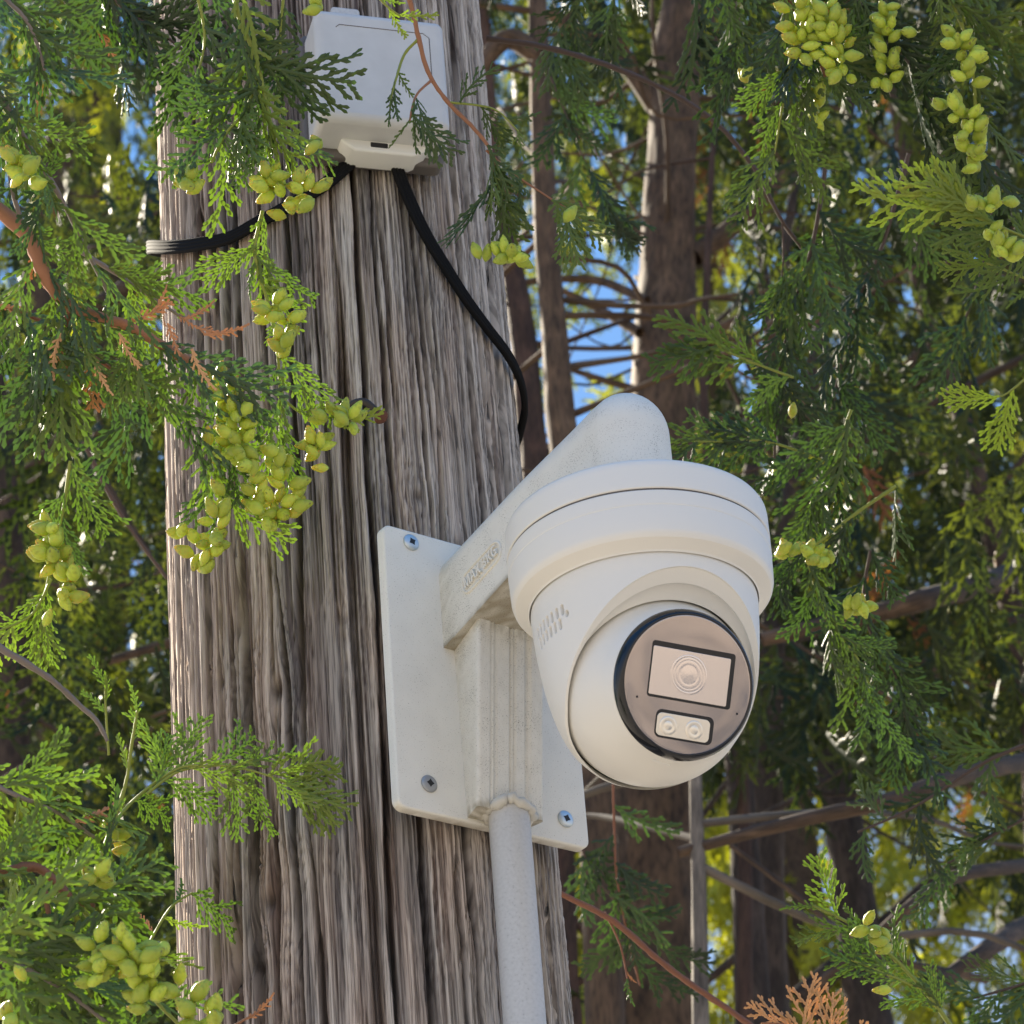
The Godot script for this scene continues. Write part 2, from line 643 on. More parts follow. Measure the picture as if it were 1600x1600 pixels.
# a flat fan of scale leaves growing along +y from the origin, its face towards +z
func spray_mesh(seed_: int, length: float, fine: bool, droop: float, open := 1.0) -> ArrayMesh:
	var rng := RandomNumberGenerator.new()
	rng.seed = seed_
	var s := Shape.new()
	var white := Color(1, 1, 1)
	var fresh := Color(1.55, 1.4, 1.05)
	var w := 0.0034 if fine else 0.0058
	var step := 0.0034
	var bend := Vector3(rng.randf_range(-0.4, 0.4), 0, -droop * rng.randf_range(0.5, 1.2))
	var main := line(Vector3.ZERO, Vector3.UP, bend, length, int(length / step) if fine else 5)
	chain(s, main, Vector3(0, 0, 1), w * 1.15, w, fine, white, fresh)
	var count := rng.randi_range(10, 13) if fine else 9
	for k in count:
		var t := (k + 0.6) / (count + 0.6)
		var side := 1.0 if k % 2 else -1.0
		var root := (Vector3.UP * t + bend * t * t) * length
		var tang := (Vector3.UP + bend * 2.0 * t).normalized()
		var ang := deg_to_rad(rng.randf_range(32, 54))
		var x := Vector3(side, 0, rng.randf_range(-0.35, 0.15))
		var d := (tang * cos(ang) + x * sin(ang)).normalized()
		var sl := length * open * rng.randf_range(0.20, 0.42) * (0.25 + 0.95 * pow(sin(PI * pow(t * 0.88 + 0.12, 0.8)), 0.8))
		if sl < 0.005: continue
		var b2 := tang * 0.22 - Vector3(0, 0, droop * rng.randf_range(0.1, 0.9))
		var cl := white * rng.randf_range(0.78, 1.15)
		var end := fresh * rng.randf_range(0.85, 1.1)
		if rng.randf() < 0.06: end = Color(3.0, 1.05, 0.9)
		var sm := maxi(int(sl / step), 2) if fine else 2
		var nz := (Vector3(0, 0, 1) + Vector3(rng.randf_range(-0.4, 0.4), rng.randf_range(-0.3, 0.3), 0)).normalized()
		chain(s, line(root, d, b2, sl, sm), nz, w, w * 0.85, fine, cl, end)
		var subs := int(sl / 0.0066) if fine else (3 if sl > 0.02 else 1)
		for e in subs:
			var t2 := (e + 0.9) / (subs + 0.9)
			var r2 := root + (d * t2 + b2 * t2 * t2) * sl
			var d0 := (d + b2 * 2.0 * t2).normalized()
			var perp := d0.cross(nz).normalized() * (1.0 if e % 2 else -1.0)
			var d2 := (d0 * 0.78 + perp * 0.62 + Vector3(0, 0, rng.randf_range(-0.25, 0.1))).normalized()
			var l2 := sl * rng.randf_range(0.22, 0.44) * (1.05 - t2 * 0.6)
			if l2 < 0.003: continue
			chain(s, line(r2, d2, d0 * 0.25 - Vector3(0, 0, droop * 0.4), l2, maxi(int(l2 / step), 1) if fine else 1), nz, w * 0.95, w * 0.8, fine, cl * rng.randf_range(0.9, 1.1), fresh * rng.randf_range(0.85, 1.15))
	return s.mesh()

func cone_mesh(seed_: int) -> ArrayMesh:
	# an unripe cedar cone: an egg of overlapping scales, each with a small point
	var rng := RandomNumberGenerator.new()
	rng.seed = seed_
	var rows := []
	var cols := []
	var seg := 16
	var nr := 13
	var slim := rng.randf_range(0.76, 0.96)
	var tint := rng.randf_range(0.84, 1.20)
	for r in nr:
		var t := float(r) / (nr - 1)
		var row := PackedVector3Array()
		for k in seg:
			var a := TAU * k / seg
			var prof := pow(sin(PI * pow(clampf(t, 0.004, 0.996), 0.82)), 0.95)
			# two crossed pairs of big scales and an inner pair near the tip
			var lift := 0.0
			var edge := 0.0
			var e1 := absf(sin(a)) * 0.62 + 0.22
			var e2 := absf(cos(a)) * 0.50 + 0.46
			for e in [e1, e2]:
				var d: float = t - e
				if d < 0.0 and d > -0.3: lift = maxf(lift, 0.13 * (1.0 + d / 0.3))
				edge = maxf(edge, 1.0 - minf(absf(d) / 0.045, 1.0))
			var rad := 0.0031 * slim * prof * (1.0 + lift)
			row.push_back(Vector3(cos(a) * rad, t * 0.0104 + 0.0004 * lift * 10.0, sin(a) * rad * 0.93))
			var cl := Color(0.37, 0.455, 0.045) * tint
			cl = cl.lerp(Color(0.19, 0.235, 0.03), edge * 0.7)
			if t > 0.93: cl = cl.lerp(Color(0.16, 0.10, 0.04), 0.8)
			if t < 0.15: cl = cl.lerp(Color(0.22, 0.29, 0.06), 0.7)
			if edge > 0.55 and rng.randf() < 0.12: cl = Color(0.07, 0.05, 0.03)
			cols.push_back(cl)
		rows.push_back(row)
	var s := Shape.new()
	s.grid(rows, true)
	s.c = PackedColorArray(cols)
	return s.mesh()

func leaves_of_all_kinds():
	for k in 9:
		sprays.push_back(spray_mesh(100 + k, 0.060 + 0.005 * (k % 3), true, [0.05, 0.18, 0.3][k % 3], [1.0, 0.8, 1.1][(k / 3) % 3]))
	for k in 3:
		young.push_back(spray_mesh(200 + k, 0.052, true, 0.1, 0.55))
	for k in 6:
		far_sprays.push_back(spray_mesh(300 + k, 0.095, false, [0.1, 0.25, 0.4][k % 3], 0.95))
	for k in 7:
		cones.push_back(cone_mesh(400 + k))


# ---------------------------------------------------------------- the cedars behind the pole
func bark_color(base: Color, seed_: int) -> Callable:
	var nz := FastNoiseLite.new()
	nz.seed = seed_
	nz.frequency = 1.0
	nz.fractal_octaves = 3
	return func(p: Vector3) -> Color:
		var k := 0.5 + 0.75 * nz.get_noise_3d(p.x * 55.0, p.y * 9.0, p.z * 55.0)
		var band := clampf(2.2 * nz.get_noise_3d(p.x * 14.0 + 5.0, p.y * 95.0, p.z * 14.0) - 0.35, 0.0, 0.6)
		return (base * 0.5).lerp(base * 1.45, clampf(k, 0, 1)).lerp(base * 2.1, band)

func trunk_mesh(path: PackedVector3Array, r0: float, r1: float, base: Color, seed_: int, sides := 28) -> ArrayMesh:
	var nz := FastNoiseLite.new()
	nz.seed = seed_
	nz.frequency = 1.0
	nz.fractal_octaves = 3
	var rows := []
	var uvs := []
	var m := path.size()
	var run := 0.0
	var n0 := Vector3.ZERO
	for k in m:
		var d := (path[mini(k + 1, m - 1)] - path[maxi(k - 1, 0)]).normalized()
		if k == 0: n0 = d.cross(Vector3(0.2, 0.1, 1)).normalized()
		else: n0 = (n0 - d * n0.dot(d)).normalized()
		var b := d.cross(n0)
		if k: run += path[k].distance_to(path[k - 1])
		var rad := lerpf(r0, r1, float(k) / (m - 1))
		var row := PackedVector3Array()
		var uv := PackedVector2Array()
		for j in sides:
			var a := TAU * j / sides
			var q := n0 * cos(a) + b * sin(a)
			var bump := 0.16 * nz.get_noise_3d(q.x * 1.2, run * 5.0, q.z * 1.2) + 0.10 * nz.get_noise_3d(q.x * 7.0, run * 7.0 + q.y, q.z * 7.0)
			row.push_back(path[k] + q * rad * (1.0 + bump))
			uv.push_back(Vector2(float(j) / sides * 2.0, run * 2.2))
		rows.push_back(row)
		uvs.push_back(uv)
	var s := Shape.new()
	s.grid(rows, true, bark_color(base, seed_ + 1), null, uvs)
	return s.mesh()

func px_path(pts: Array, h: float, each := 8) -> PackedVector3Array:
	var p := []
	for q in pts:
		p.push_back(atz(q[0], q[1], q[2] if q.size() > 2 else h))
	return smooth_path(p, each)

func limb(o: Node3D, pts: Array, h: float, w0: float, w1: float, base: Color, seed_: int):
	var p := px_path(pts, h)
	var per := (p[0] - EYE).dot(cF) / FOCAL
	part("limb", trunk_mesh(p, w0 * 0.5 * per, w1 * 0.5 * per, base, seed_, 14), M.bark, o, Transform3D(Basis(), -o.position))

func trees():
	var brown := Color(0.095, 0.060, 0.038)
	var greyb := Color(0.130, 0.080, 0.046)
	var red := Color(0.090, 0.050, 0.034)
	var pale := Color(0.17, 0.14, 0.11)
	# label, distance, points of the trunk in view, widths there, bark, height, limbs
	var list := [
		["thick grey brown cedar trunk rising behind the dome camera", 4.0, [[1075, -60], [1060, 60], [1045, 350], [1036, 620], [1022, 1250], [1024, 1700]], 84, 128, greyb, 9.0,
			[[[[1030, 175], [985, 110], [940, 70], [860, 20]], 34, 22], [[[1010, 470, 3.95], [940, 440], [870, 436], [800, 444]], 16, 10], [[[1000, 520, 3.95], [930, 480], [870, 450]], 18, 10], [[[1085, 400, 4.0], [1150, 350], [1200, 300], [1250, 240]], 36, 18], [[[1080, 540, 4.0], [1150, 500], [1190, 480]], 20, 9], [[[1000, 610, 4.0], [930, 590], [880, 570], [820, 520]], 12, 7]]],
		["slim grey cedar trunk with bright left edge between pole and thick trunk", 3.5, [[838, -60], [842, 80], [850, 300], [862, 480], [882, 690], [920, 1000], [950, 1700]], 40, 56, greyb, 8.0,
			[[[[846, 90], [800, 60], [770, 80], [740, 130]], 40, 22]]],
		["dark twin trunk right of the dome camera near the bottom", 4.3, [[1275, 40], [1215, 480], [1150, 900], [1152, 1150], [1168, 1400], [1180, 1700]], 14, 52, Color(0.07, 0.05, 0.04), 8.0, []],
		["dark brown trunk leaning in beside the twin trunk", 4.5, [[1345, 40], [1285, 500], [1222, 850], [1200, 1150], [1198, 1400], [1200, 1700]], 16, 66, Color(0.085, 0.06, 0.045), 8.5,
			[[[[1205, 1130], [1170, 1180], [1130, 1230], [1080, 1300]], 14, 9], [[[1205, 1450], [1120, 1520], [1060, 1560], [930, 1600]], 16, 9]]],
		["thin pale dead stem with sunlit edge standing under the dome camera", 3.0, [[1084, 1000], [1087, 1210], [1092, 1400], [1096, 1700]], 23, 26, pale, 3.2, []],
		["dark leaning trunk lower right among the yellow green foliage", 5.2, [[1180, 300], [1230, 760], [1268, 1000], [1300, 1190], [1335, 1400], [1372, 1700]], 20, 70, Color(0.075, 0.055, 0.045), 8.5,
			[[[[1250, 1560], [1330, 1490], [1400, 1430], [1470, 1365]], 38, 24]]],
		["slender reddish stem right of the thick trunk", 3.9, [[1122, 100], [1108, 350], [1100, 640], [1128, 900], [1160, 1200], [1165, 1700]], 12, 22, red, 6.0, []],
		["dark brown trunk half hidden by the right edge of the pole", 3.9, [[770, 300], [805, 450], [832, 690], [850, 1000], [880, 1700]], 46, 60, red, 7.0,
			[[[[850, 1330, 3.9], [900, 1440], [960, 1500]], 14, 8], [[[870, 1560, 3.9], [930, 1520], [980, 1530]], 16, 10]]],
		["cedar at far right with crooked bare limbs", 4.4, [[1420, 300], [1440, 470], [1500, 640], [1560, 880], [1610, 1100], [1640, 1700]], 26, 44, brown, 7.5,
			[[[[1690, 860, 4.4], [1600, 888, 3.7], [1540, 912, 3.4], [1450, 935, 3.2], [1380, 955, 3.2], [1290, 975, 3.2], [1190, 1000, 3.2]], 34, 15], [[[1640, 890], [1560, 910], [1420, 960]], 14, 8], [[[1690, 1175, 4.4], [1600, 1190, 3.5], [1500, 1212, 3.1], [1390, 1250, 3.0], [1280, 1275, 3.0], [1160, 1305, 3.0], [1060, 1332, 3.0]], 26, 11], [[[1690, 1405, 4.4], [1630, 1432, 3.6], [1560, 1472, 3.2], [1480, 1528, 3.1], [1440, 1560, 3.1]], 30, 14], [[[1540, 1530, 3.4], [1420, 1505, 3.2], [1330, 1465, 3.2], [1220, 1380, 3.2], [1140, 1320, 3.2]], 13, 7], [[[1640, 540], [1440, 640], [1330, 700], [1290, 780]], 12, 20], [[[1440, 540], [1390, 620], [1330, 720]], 14, 18], [[[1690, 1340, 4.4], [1600, 1352, 3.6], [1500, 1368, 3.3], [1430, 1410, 3.2], [1360, 1470, 3.2], [1262, 1550, 3.2]], 20, 9], [[[1620, 690], [1560, 760], [1500, 790]], 12, 8]]],
		["cedar left of the pole with a thick slanting limb", 3.4, [[300, 200], [330, 500], [345, 900], [360, 1700]], 50, 80, brown, 7.5,
			[[[[330, 380], [250, 420], [190, 455], [130, 490]], 36, 24], [[[300, 310], [255, 330], [200, 345], [165, 362], [120, 358]], 9, 6], [[[300, 318], [220, 312], [120, 306]], 6, 4], [[[260, 905], [210, 830], [170, 760], [120, 690]], 12, 7], [[[280, 1000], [180, 1030], [90, 1060], [-20, 1110]], 16, 9], [[[260, 1290], [230, 1300], [190, 1350], [150, 1400]], 14, 8]]],
		["cedar at far left behind the hanging sprays", 4.6, [[-60, 200], [-30, 500], [0, 900], [20, 1700]], 60, 90, brown, 8.0,
			[[[[-20, 760], [60, 720], [120, 640], [160, 590]], 16, 8], [[[-10, 380], [60, 375], [110, 380]], 10, 6], [[[-10, 1110], [60, 1125], [120, 1160], [190, 1170], [260, 1120]], 10, 5]]],
	]
	var spots := []
	var nodes := []
	var wild := RandomNumberGenerator.new()
	wild.seed = 12
	var k := 0
	for q in list:
		var h: float = q[1]
		var p := px_path(q[2], h, 14)
		# carry the trunk on down to the ground and up into the crown
		var low: Vector3 = p[-1]
		var high: Vector3 = p[0]
		var per := (low - EYE).dot(cF) / FOCAL
		var r1: float = q[4] * 0.5 * per
		var r0: float = q[3] * 0.5 * ((high - EYE).dot(cF) / FOCAL)
		var foot := Vector3(low.x + (low.x - p[-10].x) * 0.5, 0.0, low.z)
		var o := thing("cedar_tree", q[0], "tree", Transform3D(Basis(), foot), "cedars behind the pole")
		var whole := PackedVector3Array([high + Vector3(0.05 * sin(k * 2.1), q[6] - high.y, 0.1)])
		whole.push_back(high + Vector3(0.02 * sin(k * 2.1), (q[6] - high.y) * 0.5, 0.05))
		whole.append_array(p)
		whole.push_back(low.lerp(foot, 0.5))
		whole.push_back(foot - Vector3(0, 0.1, 0))
		part("trunk", trunk_mesh(whole, r0 * 0.6, r1 * 1.15, q[5], 50 + k, 30), M.bark, o, Transform3D(Basis(), -foot))
		# dead inner twigs
		var e := 0
		var many := 18 if k < 2 else 6
		for w in many:
			var a: Vector3 = p[int(lerpf(6, p.size() - 14, (w + wild.randf()) / many))]
			var d := Vector3(wild.randf_range(-1, 1), wild.randf_range(-0.25, 0.45), wild.randf_range(-0.6, 0.15)).normalized()
			var run := wild.randf_range(0.35, 1.0)
			var tp := [a]
			for n in 5: tp.push_back(a + d * run * (n + 1) / 5.0 + Vector3(wild.randfn(), wild.randfn() - 0.35 * n, wild.randfn()) * 0.022)
			part("twig", trunk_mesh(smooth_path(tp, 4), wild.randf_range(0.0022, 0.0055), 0.0011, q[5] * 0.85, 700 + k * 23 + w, 7), M.bark, o, Transform3D(Basis(), -foot))
		for l in q[7]:
			limb(o, l[0], h, l[1], l[2], q[5], 500 + k * 20 + e)
			e += 1
		spots.push_back(Vector3(high.x, 0, high.z))
		nodes.push_back(o)
		k += 1
	# crowns of these cedars, each leaf spray going to the nearest trunk
	var rng := RandomNumberGenerator.new()
	rng.seed = 99
	var clump := FastNoiseLite.new()
	clump.seed = 5
	clump.frequency = 1.0
	clump.fractal_octaves = 2
	var bins := []
	for q in nodes: bins.push_back([])
	# gaps carved out of the crowns so that the sun reaches the pole's left edge and the trunks
	var to_sun := Vector3(-0.50, 0.64, -0.66).normalized()
	var gaps := [[at(262, 930, 1.74), 0.17], [at(262, 830, 1.76), 0.15], [atz(1000, 250, 4.0), 0.16], [atz(1000, 560, 4.0), 0.16], [atz(826, 250, 3.5), 0.15], [atz(838, 560, 3.5), 0.15], [atz(1080, 1300, 3.0), 0.15], [atz(1080, 1500, 3.0), 0.15]]
	var add := func(pos: Vector3, size: float, tone: Color):
		for q in gaps:
			var w: Vector3 = pos - q[0]
			var l := w.dot(to_sun)
			if l > -0.05 and (w - to_sun * l).length() < q[1] + 0.02 * l + size * 0.08: return
		var best := 0
		for j in spots.size():
			if Vector2(pos.x - spots[j].x, pos.z - spots[j].z).length() < Vector2(pos.x - spots[best].x, pos.z - spots[best].z).length(): best = j
		bins[best].push_back([pos, size, tone])
	# what the camera sees between the trunks
	for j in 27000:
		var px := rng.randf_range(-150, 1750)
		var py := rng.randf_range(-150, 1750)
		var h := rng.randf_range(2.9, 6.6)
		if h < 4.4 and rng.randf() < 0.72: continue
		var pos := atz(px, py, h)
		if h < 4.1 and py < 680 and (absf(px - 1050) < 75 or absf(px - 855) < 38): continue
		var den := clump.get_noise_3d(pos.x * 2.6, pos.y * 1.7, pos.z * 1.6)
		den += 0.16 * clampf((px - 1000) / 400.0, -0.3, 1.0)
		# open heart of the hedge: bare limbs and sky round the thick trunk, light low down
		den -= 0.85 * exp(-pow((px - 945) / 150.0, 2) - pow((py - 520) / 190.0, 2))
		den -= 0.40 * exp(-pow((px - 1150) / 80.0, 2) - pow((py - 420) / 130.0, 2))
		den -= 0.34 * exp(-pow((px - 1100) / 260.0, 2) - pow((py - 1460) / 180.0, 2))
		den += 0.16 if px < 300 else 0.0
		den += 0.05 if px > 1060 and py < 500 else 0.0
		den -= 0.60 if px > 880 and py > 1180 else 0.0
		if den < 0.0: continue
		var tone := Color(0.022, 0.037, 0.013).lerp(Color(0.12, 0.145, 0.024), rng.randf() * rng.randf())  # leaf tones darkened to stand for the shade inside the hedge
		if rng.randf() < 0.012: tone = Color(0.22, 0.09, 0.04)
		add.call(pos, rng.randf_range(0.7, 1.35), tone)
	# unseen crowns above and beside the frame, added to shade the pole
	for j in 3800:
		var pos := Vector3(rng.randf_range(-4.2, 3.6), rng.randf_range(2.6, 8.6), rng.randf_range(-6.4, -3.0))
		var r := (pos - EYE)
		var dz := r.dot(cF)
		if dz > 0 and absf(r.dot(cR) / dz) < 0.19 and absf(r.dot(cU) / dz) < 0.19: continue
		if clump.get_noise_3d(pos.x * 1.4, pos.y * 1.1, pos.z * 1.4) < -0.05: continue
		add.call(pos, rng.randf_range(2.0, 3.4), Color(0.045, 0.075, 0.024))
	for j in nodes.size():
		crown(nodes[j], bins[j], rng, M.far_leaf)
	# the sunlit trees farther off
	var far := [["sunlit yellow green tree far behind at lower right", 9.5, 1250, 1500, 1.5, Color(0.40, 0.42, 0.05), 3200], ["bright tree far behind the bottom centre", 11.0, 950, 1500, 1.4, Color(0.42, 0.43, 0.055), 2000], ["far green tree behind the upper right sprays", 11.0, 1480, 500, 1.9, Color(0.27, 0.30, 0.045), 3600], ["far dull green tree behind the thick trunk top", 12.0, 1050, 60, 1.5, Color(0.12, 0.16, 0.035), 2000], ["far tree with yellow leaves left of the pole", 9.0, 60, 760, 1.5, Color(0.38, 0.41, 0.05), 1400], ["far dark tree at the upper left", 10.0, 150, 150, 1.4, Color(0.12, 0.15, 0.04), 1800], ["far light tree at the lower left", 10.5, 150, 1350, 1.5, Color(0.32, 0.36, 0.05), 1200]]
	for q in far:
		var c := atz(q[2], q[3], q[1])
		var foot := Vector3(c.x, 0, c.z)
		var o := thing("far_tree", q[0], "tree", Transform3D(Basis(), foot), "sunlit trees far behind")
		part("trunk", trunk_mesh(smooth_path([c + Vector3(0.1, 1.5, 0), c, foot], 6), 0.06, 0.14, brown, 900 + k, 12), M.bark, o, Transform3D(Basis(), -foot))
		k += 1
		var all := []
		for j in q[6]:
			var d: Vector3 = Vector3(rng.randfn(), rng.randfn(), rng.randfn()).limit_length(2.2) * (float(q[4]) * 0.62)
			var pos: Vector3 = c + d * Vector3(1, 1.25, 0.3)
			if clump.get_noise_3d(pos.x * 1.8, pos.y * 1.4, pos.z) < -0.25: continue
			# a thin place in the far crowns, where the sky shows through
			if (pos - atz(940, 520, pos.z * -1.0)).length() < 0.075 * absf(pos.z) * rng.randf_range(0.05, 1.0): continue
			var tone: Color = q[5] * rng.randf_range(0.55, 1.25)
			all.push_back([pos, rng.randf_range(1.6, 2.6), tone])
		crown(o, all, rng, M.far_leaf)

func crown(o: Node3D, all: Array, rng: RandomNumberGenerator, m: Material):
	var per := far_sprays.size()
	for v in 3:
		var some := []
		for j in range(v, all.size(), 3): some.push_back(all[j])
		if some.is_empty(): continue
		var mm := MultiMesh.new()
		mm.transform_format = MultiMesh.TRANSFORM_3D
		mm.use_colors = true
		mm.mesh = far_sprays[(v * 2 + rng.randi_range(0, 1)) % per]
		mm.instance_count = some.size()
		for j in some.size():
			var q: Array = some[j]
			var d := Vector3(rng.randf_range(-0.75, 0.75), -1.0, rng.randf_range(-0.75, 0.75)).normalized()
			var z := Vector3(rng.randf_range(-1, 1), rng.randf_range(-0.2, 0.5), rng.randf_range(-1, 1)).normalized()
			var x := d.cross(z).normalized()
			z = x.cross(d)
			mm.set_instance_transform(j, Transform3D(Basis(x, d, z) * q[1], q[0] - o.position))
			mm.set_instance_color(j, q[2])
		var i := MultiMeshInstance3D.new()
		i.name = named("crown", o)
		i.multimesh = mm
		i.material_override = m
		i.set_meta("kind", "stuff")
		o.add_child(i, true)


# ---------------------------------------------------------------- the bracket on the pole
func bracket():
	var off := loc(0, -8, -142)
	var o := thing("wall_bracket", "white plastic wall bracket screwed to the pole, arm reaching out to the dome", "bracket", frame() * Transform3D(Basis(), off))
	var sh := Transform3D(Basis(), -off)
	var grime := FastNoiseLite.new()
	grime.seed = 8
	grime.frequency = 1.0
	grime.fractal_octaves = 4
	# plate: 118 by 164, dirt along its lower edge and round the arm's foot
	var dirt := Color(0.42, 0.34, 0.22)
	var plate_color := func(p: Vector3) -> Color:
		var q := p * 1000.0
		var k := 0.5 + 0.9 * grime.get_noise_3d(q.x * 0.15, q.y * 0.15, q.z * 0.3)
		var a := 0.0
		if q.z < -137.6 and q.y < -88.0: a = 0.75 * k
		return Color(1, 1, 1).lerp(dirt, clampf(a, 0, 1))
	var s := Shape.new()
	var outline := PackedVector2Array()
	for q in rounded_rect(117.7, 163.7, 5.0, 6):
		outline.push_back(q + Vector2(0, -8))
	var dense := PackedVector2Array()
	for k in outline.size():
		var a := outline[k]
		var b := outline[(k + 1) % outline.size()]
		var steps := maxi(int(a.distance_to(b) / 4.0), 1)
		for e in steps: dense.push_back(a.lerp(b, float(e) / steps))
	slab(s, dense, -142.0, -136.1, 1.2, plate_color, 10)
	part("mounting_plate", s.mesh(), M.plate, o, sh)
	# the ribbed gusset below the arm
	var g := Shape.new()
	var rows := []
	var cols := []
	for k in 60:
		var t := k / 59.0
		var u := lerpf(22.0, -87.5, t)
		var front := lerpf(-108.5, -122.0, t)
		var side := lerpf(20.2, 19.8, t)
		var foot := lerpf(18.6, 17.4, t)
		var row := PackedVector3Array()
		var ring := []
		ring.push_back(Vector2(-foot, -136.3))
		for e in 9: ring.push_back(Vector2(lerpf(-foot, -side - 0.6, (e + 1) / 9.0), lerpf(-136.3, front - 1.6, (e + 1) / 9.0)))
		ring.push_back(Vector2(-side + 0.1, front - 0.4))
		# grooves: three shallow channels down the face
		for e in 57:
			var x := lerpf(-side + 1.0, side - 1.0, e / 56.0)
			var dip := 0.0
			for c in [[-12.2, 0.8, 1.0], [-9.6, 0.9, 1.2], [0.2, 0.9, 1.3], [2.4, 0.7, 0.8], [10.6, 1.5, 1.5]]:
				dip = maxf(dip, c[2] * (1.0 - smoothstep(c[1] * 0.4, c[1] * 1.3, absf(x - c[0]))))
			# two broad steps: the middle third lies a little deeper
			dip += 0.7 * smoothstep(-9.4, -8.6, x) * (1.0 - smoothstep(9.6, 10.4, x))
			ring.push_back(Vector2(x, front - dip))
		ring.push_back(Vector2(side - 0.1, front - 0.4))
		for e in 9: ring.push_back(Vector2(lerpf(side + 0.6, foot, e / 8.0), lerpf(front - 1.6, -136.3, e / 8.0)))
		for q in ring: row.push_back(Vector3(q.x, u, q.y) * 0.001)
		rows.push_back(row)
	var bottom: PackedVector3Array = rows[-1]
	var g_color := func(p: Vector3) -> Color:
		var q := p * 1000.0
		var k := clampf(0.45 + 1.2 * grime.get_noise_3d(q.x * 0.22, q.y * 0.14, q.z * 0.22), 0, 1)
		var a := 0.10 * k
		a += 0.55 * k * smoothstep(2.0, 18.0, q.y)
		a += 0.75 * k * smoothstep(-80.0, -87.0, q.y)
		a += 0.35 * k * smoothstep(-122.0, -134.0, q.z) * smoothstep(-30.0, 10.0, q.y)
		return Color(1, 1, 1).lerp(Color(0.40, 0.36, 0.27), clampf(a, 0, 0.85))
	g.grid(rows, false, g_color, Vector3(0, 0, 1))
	var under := []
	for k in 5:
		var row := PackedVector3Array()
		for p in bottom: row.push_back(p.lerp(loc(0, -87.5, -135), k / 4.0 * 0.999))
		under.push_back(row)
	g.grid(under, false, g_color, Vector3(0, -1, 0))
	part("gusset", g.mesh(), M.dirty, o, sh)
	# arm: a tapering bar with a rounded top, ending in the round elbow over the dome
	var a_color := func(p: Vector3) -> Color:
		var q := p * 1000.0
		var k := clampf(0.45 + 1.25 * grime.get_noise_3d(q.x * 0.2 + 30.0, q.y * 0.2, q.z * 0.2), 0, 1)
		var low := lerpf(8.0, 36.0, clampf((q.z + 136.0) / 120.0, 0, 1))
		var a := 0.06 * k * smoothstep(20.0, -100.0, q.z)
		a += (0.35 + 0.75 * k) * smoothstep(low + 3.5, low - 0.5, q.y) * smoothstep(-20.0, -50.0, q.z)
		a += 0.30 * k * smoothstep(-118.0, -136.0, q.z)
		return Color(1, 1, 1).lerp(Color(0.36, 0.31, 0.22), clampf(a, 0, 0.85))
	var arm := Shape.new()
	var plan := PackedVector2Array()        # (s, f) from the back left round the nose to the back right
	var back := -137.0
	for k in 34: plan.push_back(Vector2(-lerpf(25.2, 21.2, k / 33.0), lerpf(back, -6.0, k / 33.0)))
	for k in range(1, 30):
		var a := PI * k / 30.0
		plan.push_back(Vector2(-cos(a) * 21.6, sin(a) * 21.6))
	for k in range(33, -1, -1): plan.push_back(Vector2(lerpf(25.2, 21.2, k / 33.0), lerpf(back, -6.0, k / 33.0)))
	var top := func(f: float) -> float: return lerpf(66.0, 92.0, clampf((f + 136.0) / 130.0, 0, 1.0))
	var low := func(f: float) -> float: return lerpf(7.7, 36.0, clampf((f + 136.0) / 124.0, 0, 1)) if f < -20.0 else lerpf(36.0, 17.0, clampf((f + 20.0) / 8.0, 0, 1))
	var round_at := func(f: float) -> float: return lerpf(17.0, 24.5, smoothstep(-75.0, -2.0, f))
	var layers := []
	var m := plan.size()
	var shrunk := func(d: float) -> PackedVector2Array:
		var out := PackedVector2Array()
		for k in m:
			var q := plan[k]
			var x: float = signf(q.x) * maxf(absf(q.x) - d, 0.0)
			if q.y > 0:
				var l := q.length()
				out.push_back(q * maxf(l - d, 0.0) / maxf(l, 0.001))
			else:
				out.push_back(Vector2(x, q.y))
		return out
	for k in 14:
		var row := PackedVector3Array()
		for q in plan:
			var rr: float = round_at.call(q.y)
			row.push_back(Vector3(q.x, lerpf(low.call(q.y), top.call(q.y) - rr, k / 13.0), q.y) * 0.001)
		layers.push_back(row)
	for k in range(1, 15):
		var a := PI / 2 * k / 14.0
		var pl: PackedVector2Array = shrunk.call(21.6 * (1.0 - cos(a)))
		var row := PackedVector3Array()
		for j in m: row.push_back(Vector3(pl[j].x, top.call(plan[j].y) - round_at.call(plan[j].y) * (1.0 - sin(a)), pl[j].y) * 0.001)
		layers.push_back(row)
	arm.grid(layers, false, a_color, null)
	# the arm's flat underside
	var belly := []
	for k in 34:
		var q := plan[k]
		if q.y > -19.0: continue
		var row := PackedVector3Array()
		for e in 13: row.push_back(Vector3(lerpf(q.x, -q.x, e / 12.0), low.call(q.y), q.y) * 0.001)
		belly.push_back(row)
	arm.grid(belly, false, a_color, Vector3(0, -1, 0))
	part("arm", arm.mesh(), M.dirty, o, sh)
	# raised mark on the arm's side
	var side_at := func(f: float) -> float: return -lerpf(25.2, 21.2, clampf((f - back) / (-6.0 - back), 0, 1))
	var turn := deg_to_rad(-13.0)
	var fx := Vector3(0.0305, 0, 1).normalized()
	var nx := Vector3(-1, 0, 0.0305).normalized()
	var along := (fx * cos(turn) - Vector3.UP * sin(turn)).normalized()
	var across := nx.cross(along).normalized()
	var cen := loc(side_at.call(-99.0), 37.5, -99.0)
	var ring := PackedVector3Array()
	for q in rounded_rect(35.0, 12.0, 5.9, 9):
		ring.push_back(cen + (along * q.x + across * q.y) * 0.001)
	ring.push_back(ring[0])
	ring.push_back(ring[1])
	var rg := Shape.new()
	tube(rg, ring, [0.00085, 0.00085], 8)
	var badge := part("raised_outline", rg.mesh(), M.dirty, o, sh)
	var tm := TextMesh.new()
	tm.text = "MAX 3KG"
	var font := SystemFont.new()
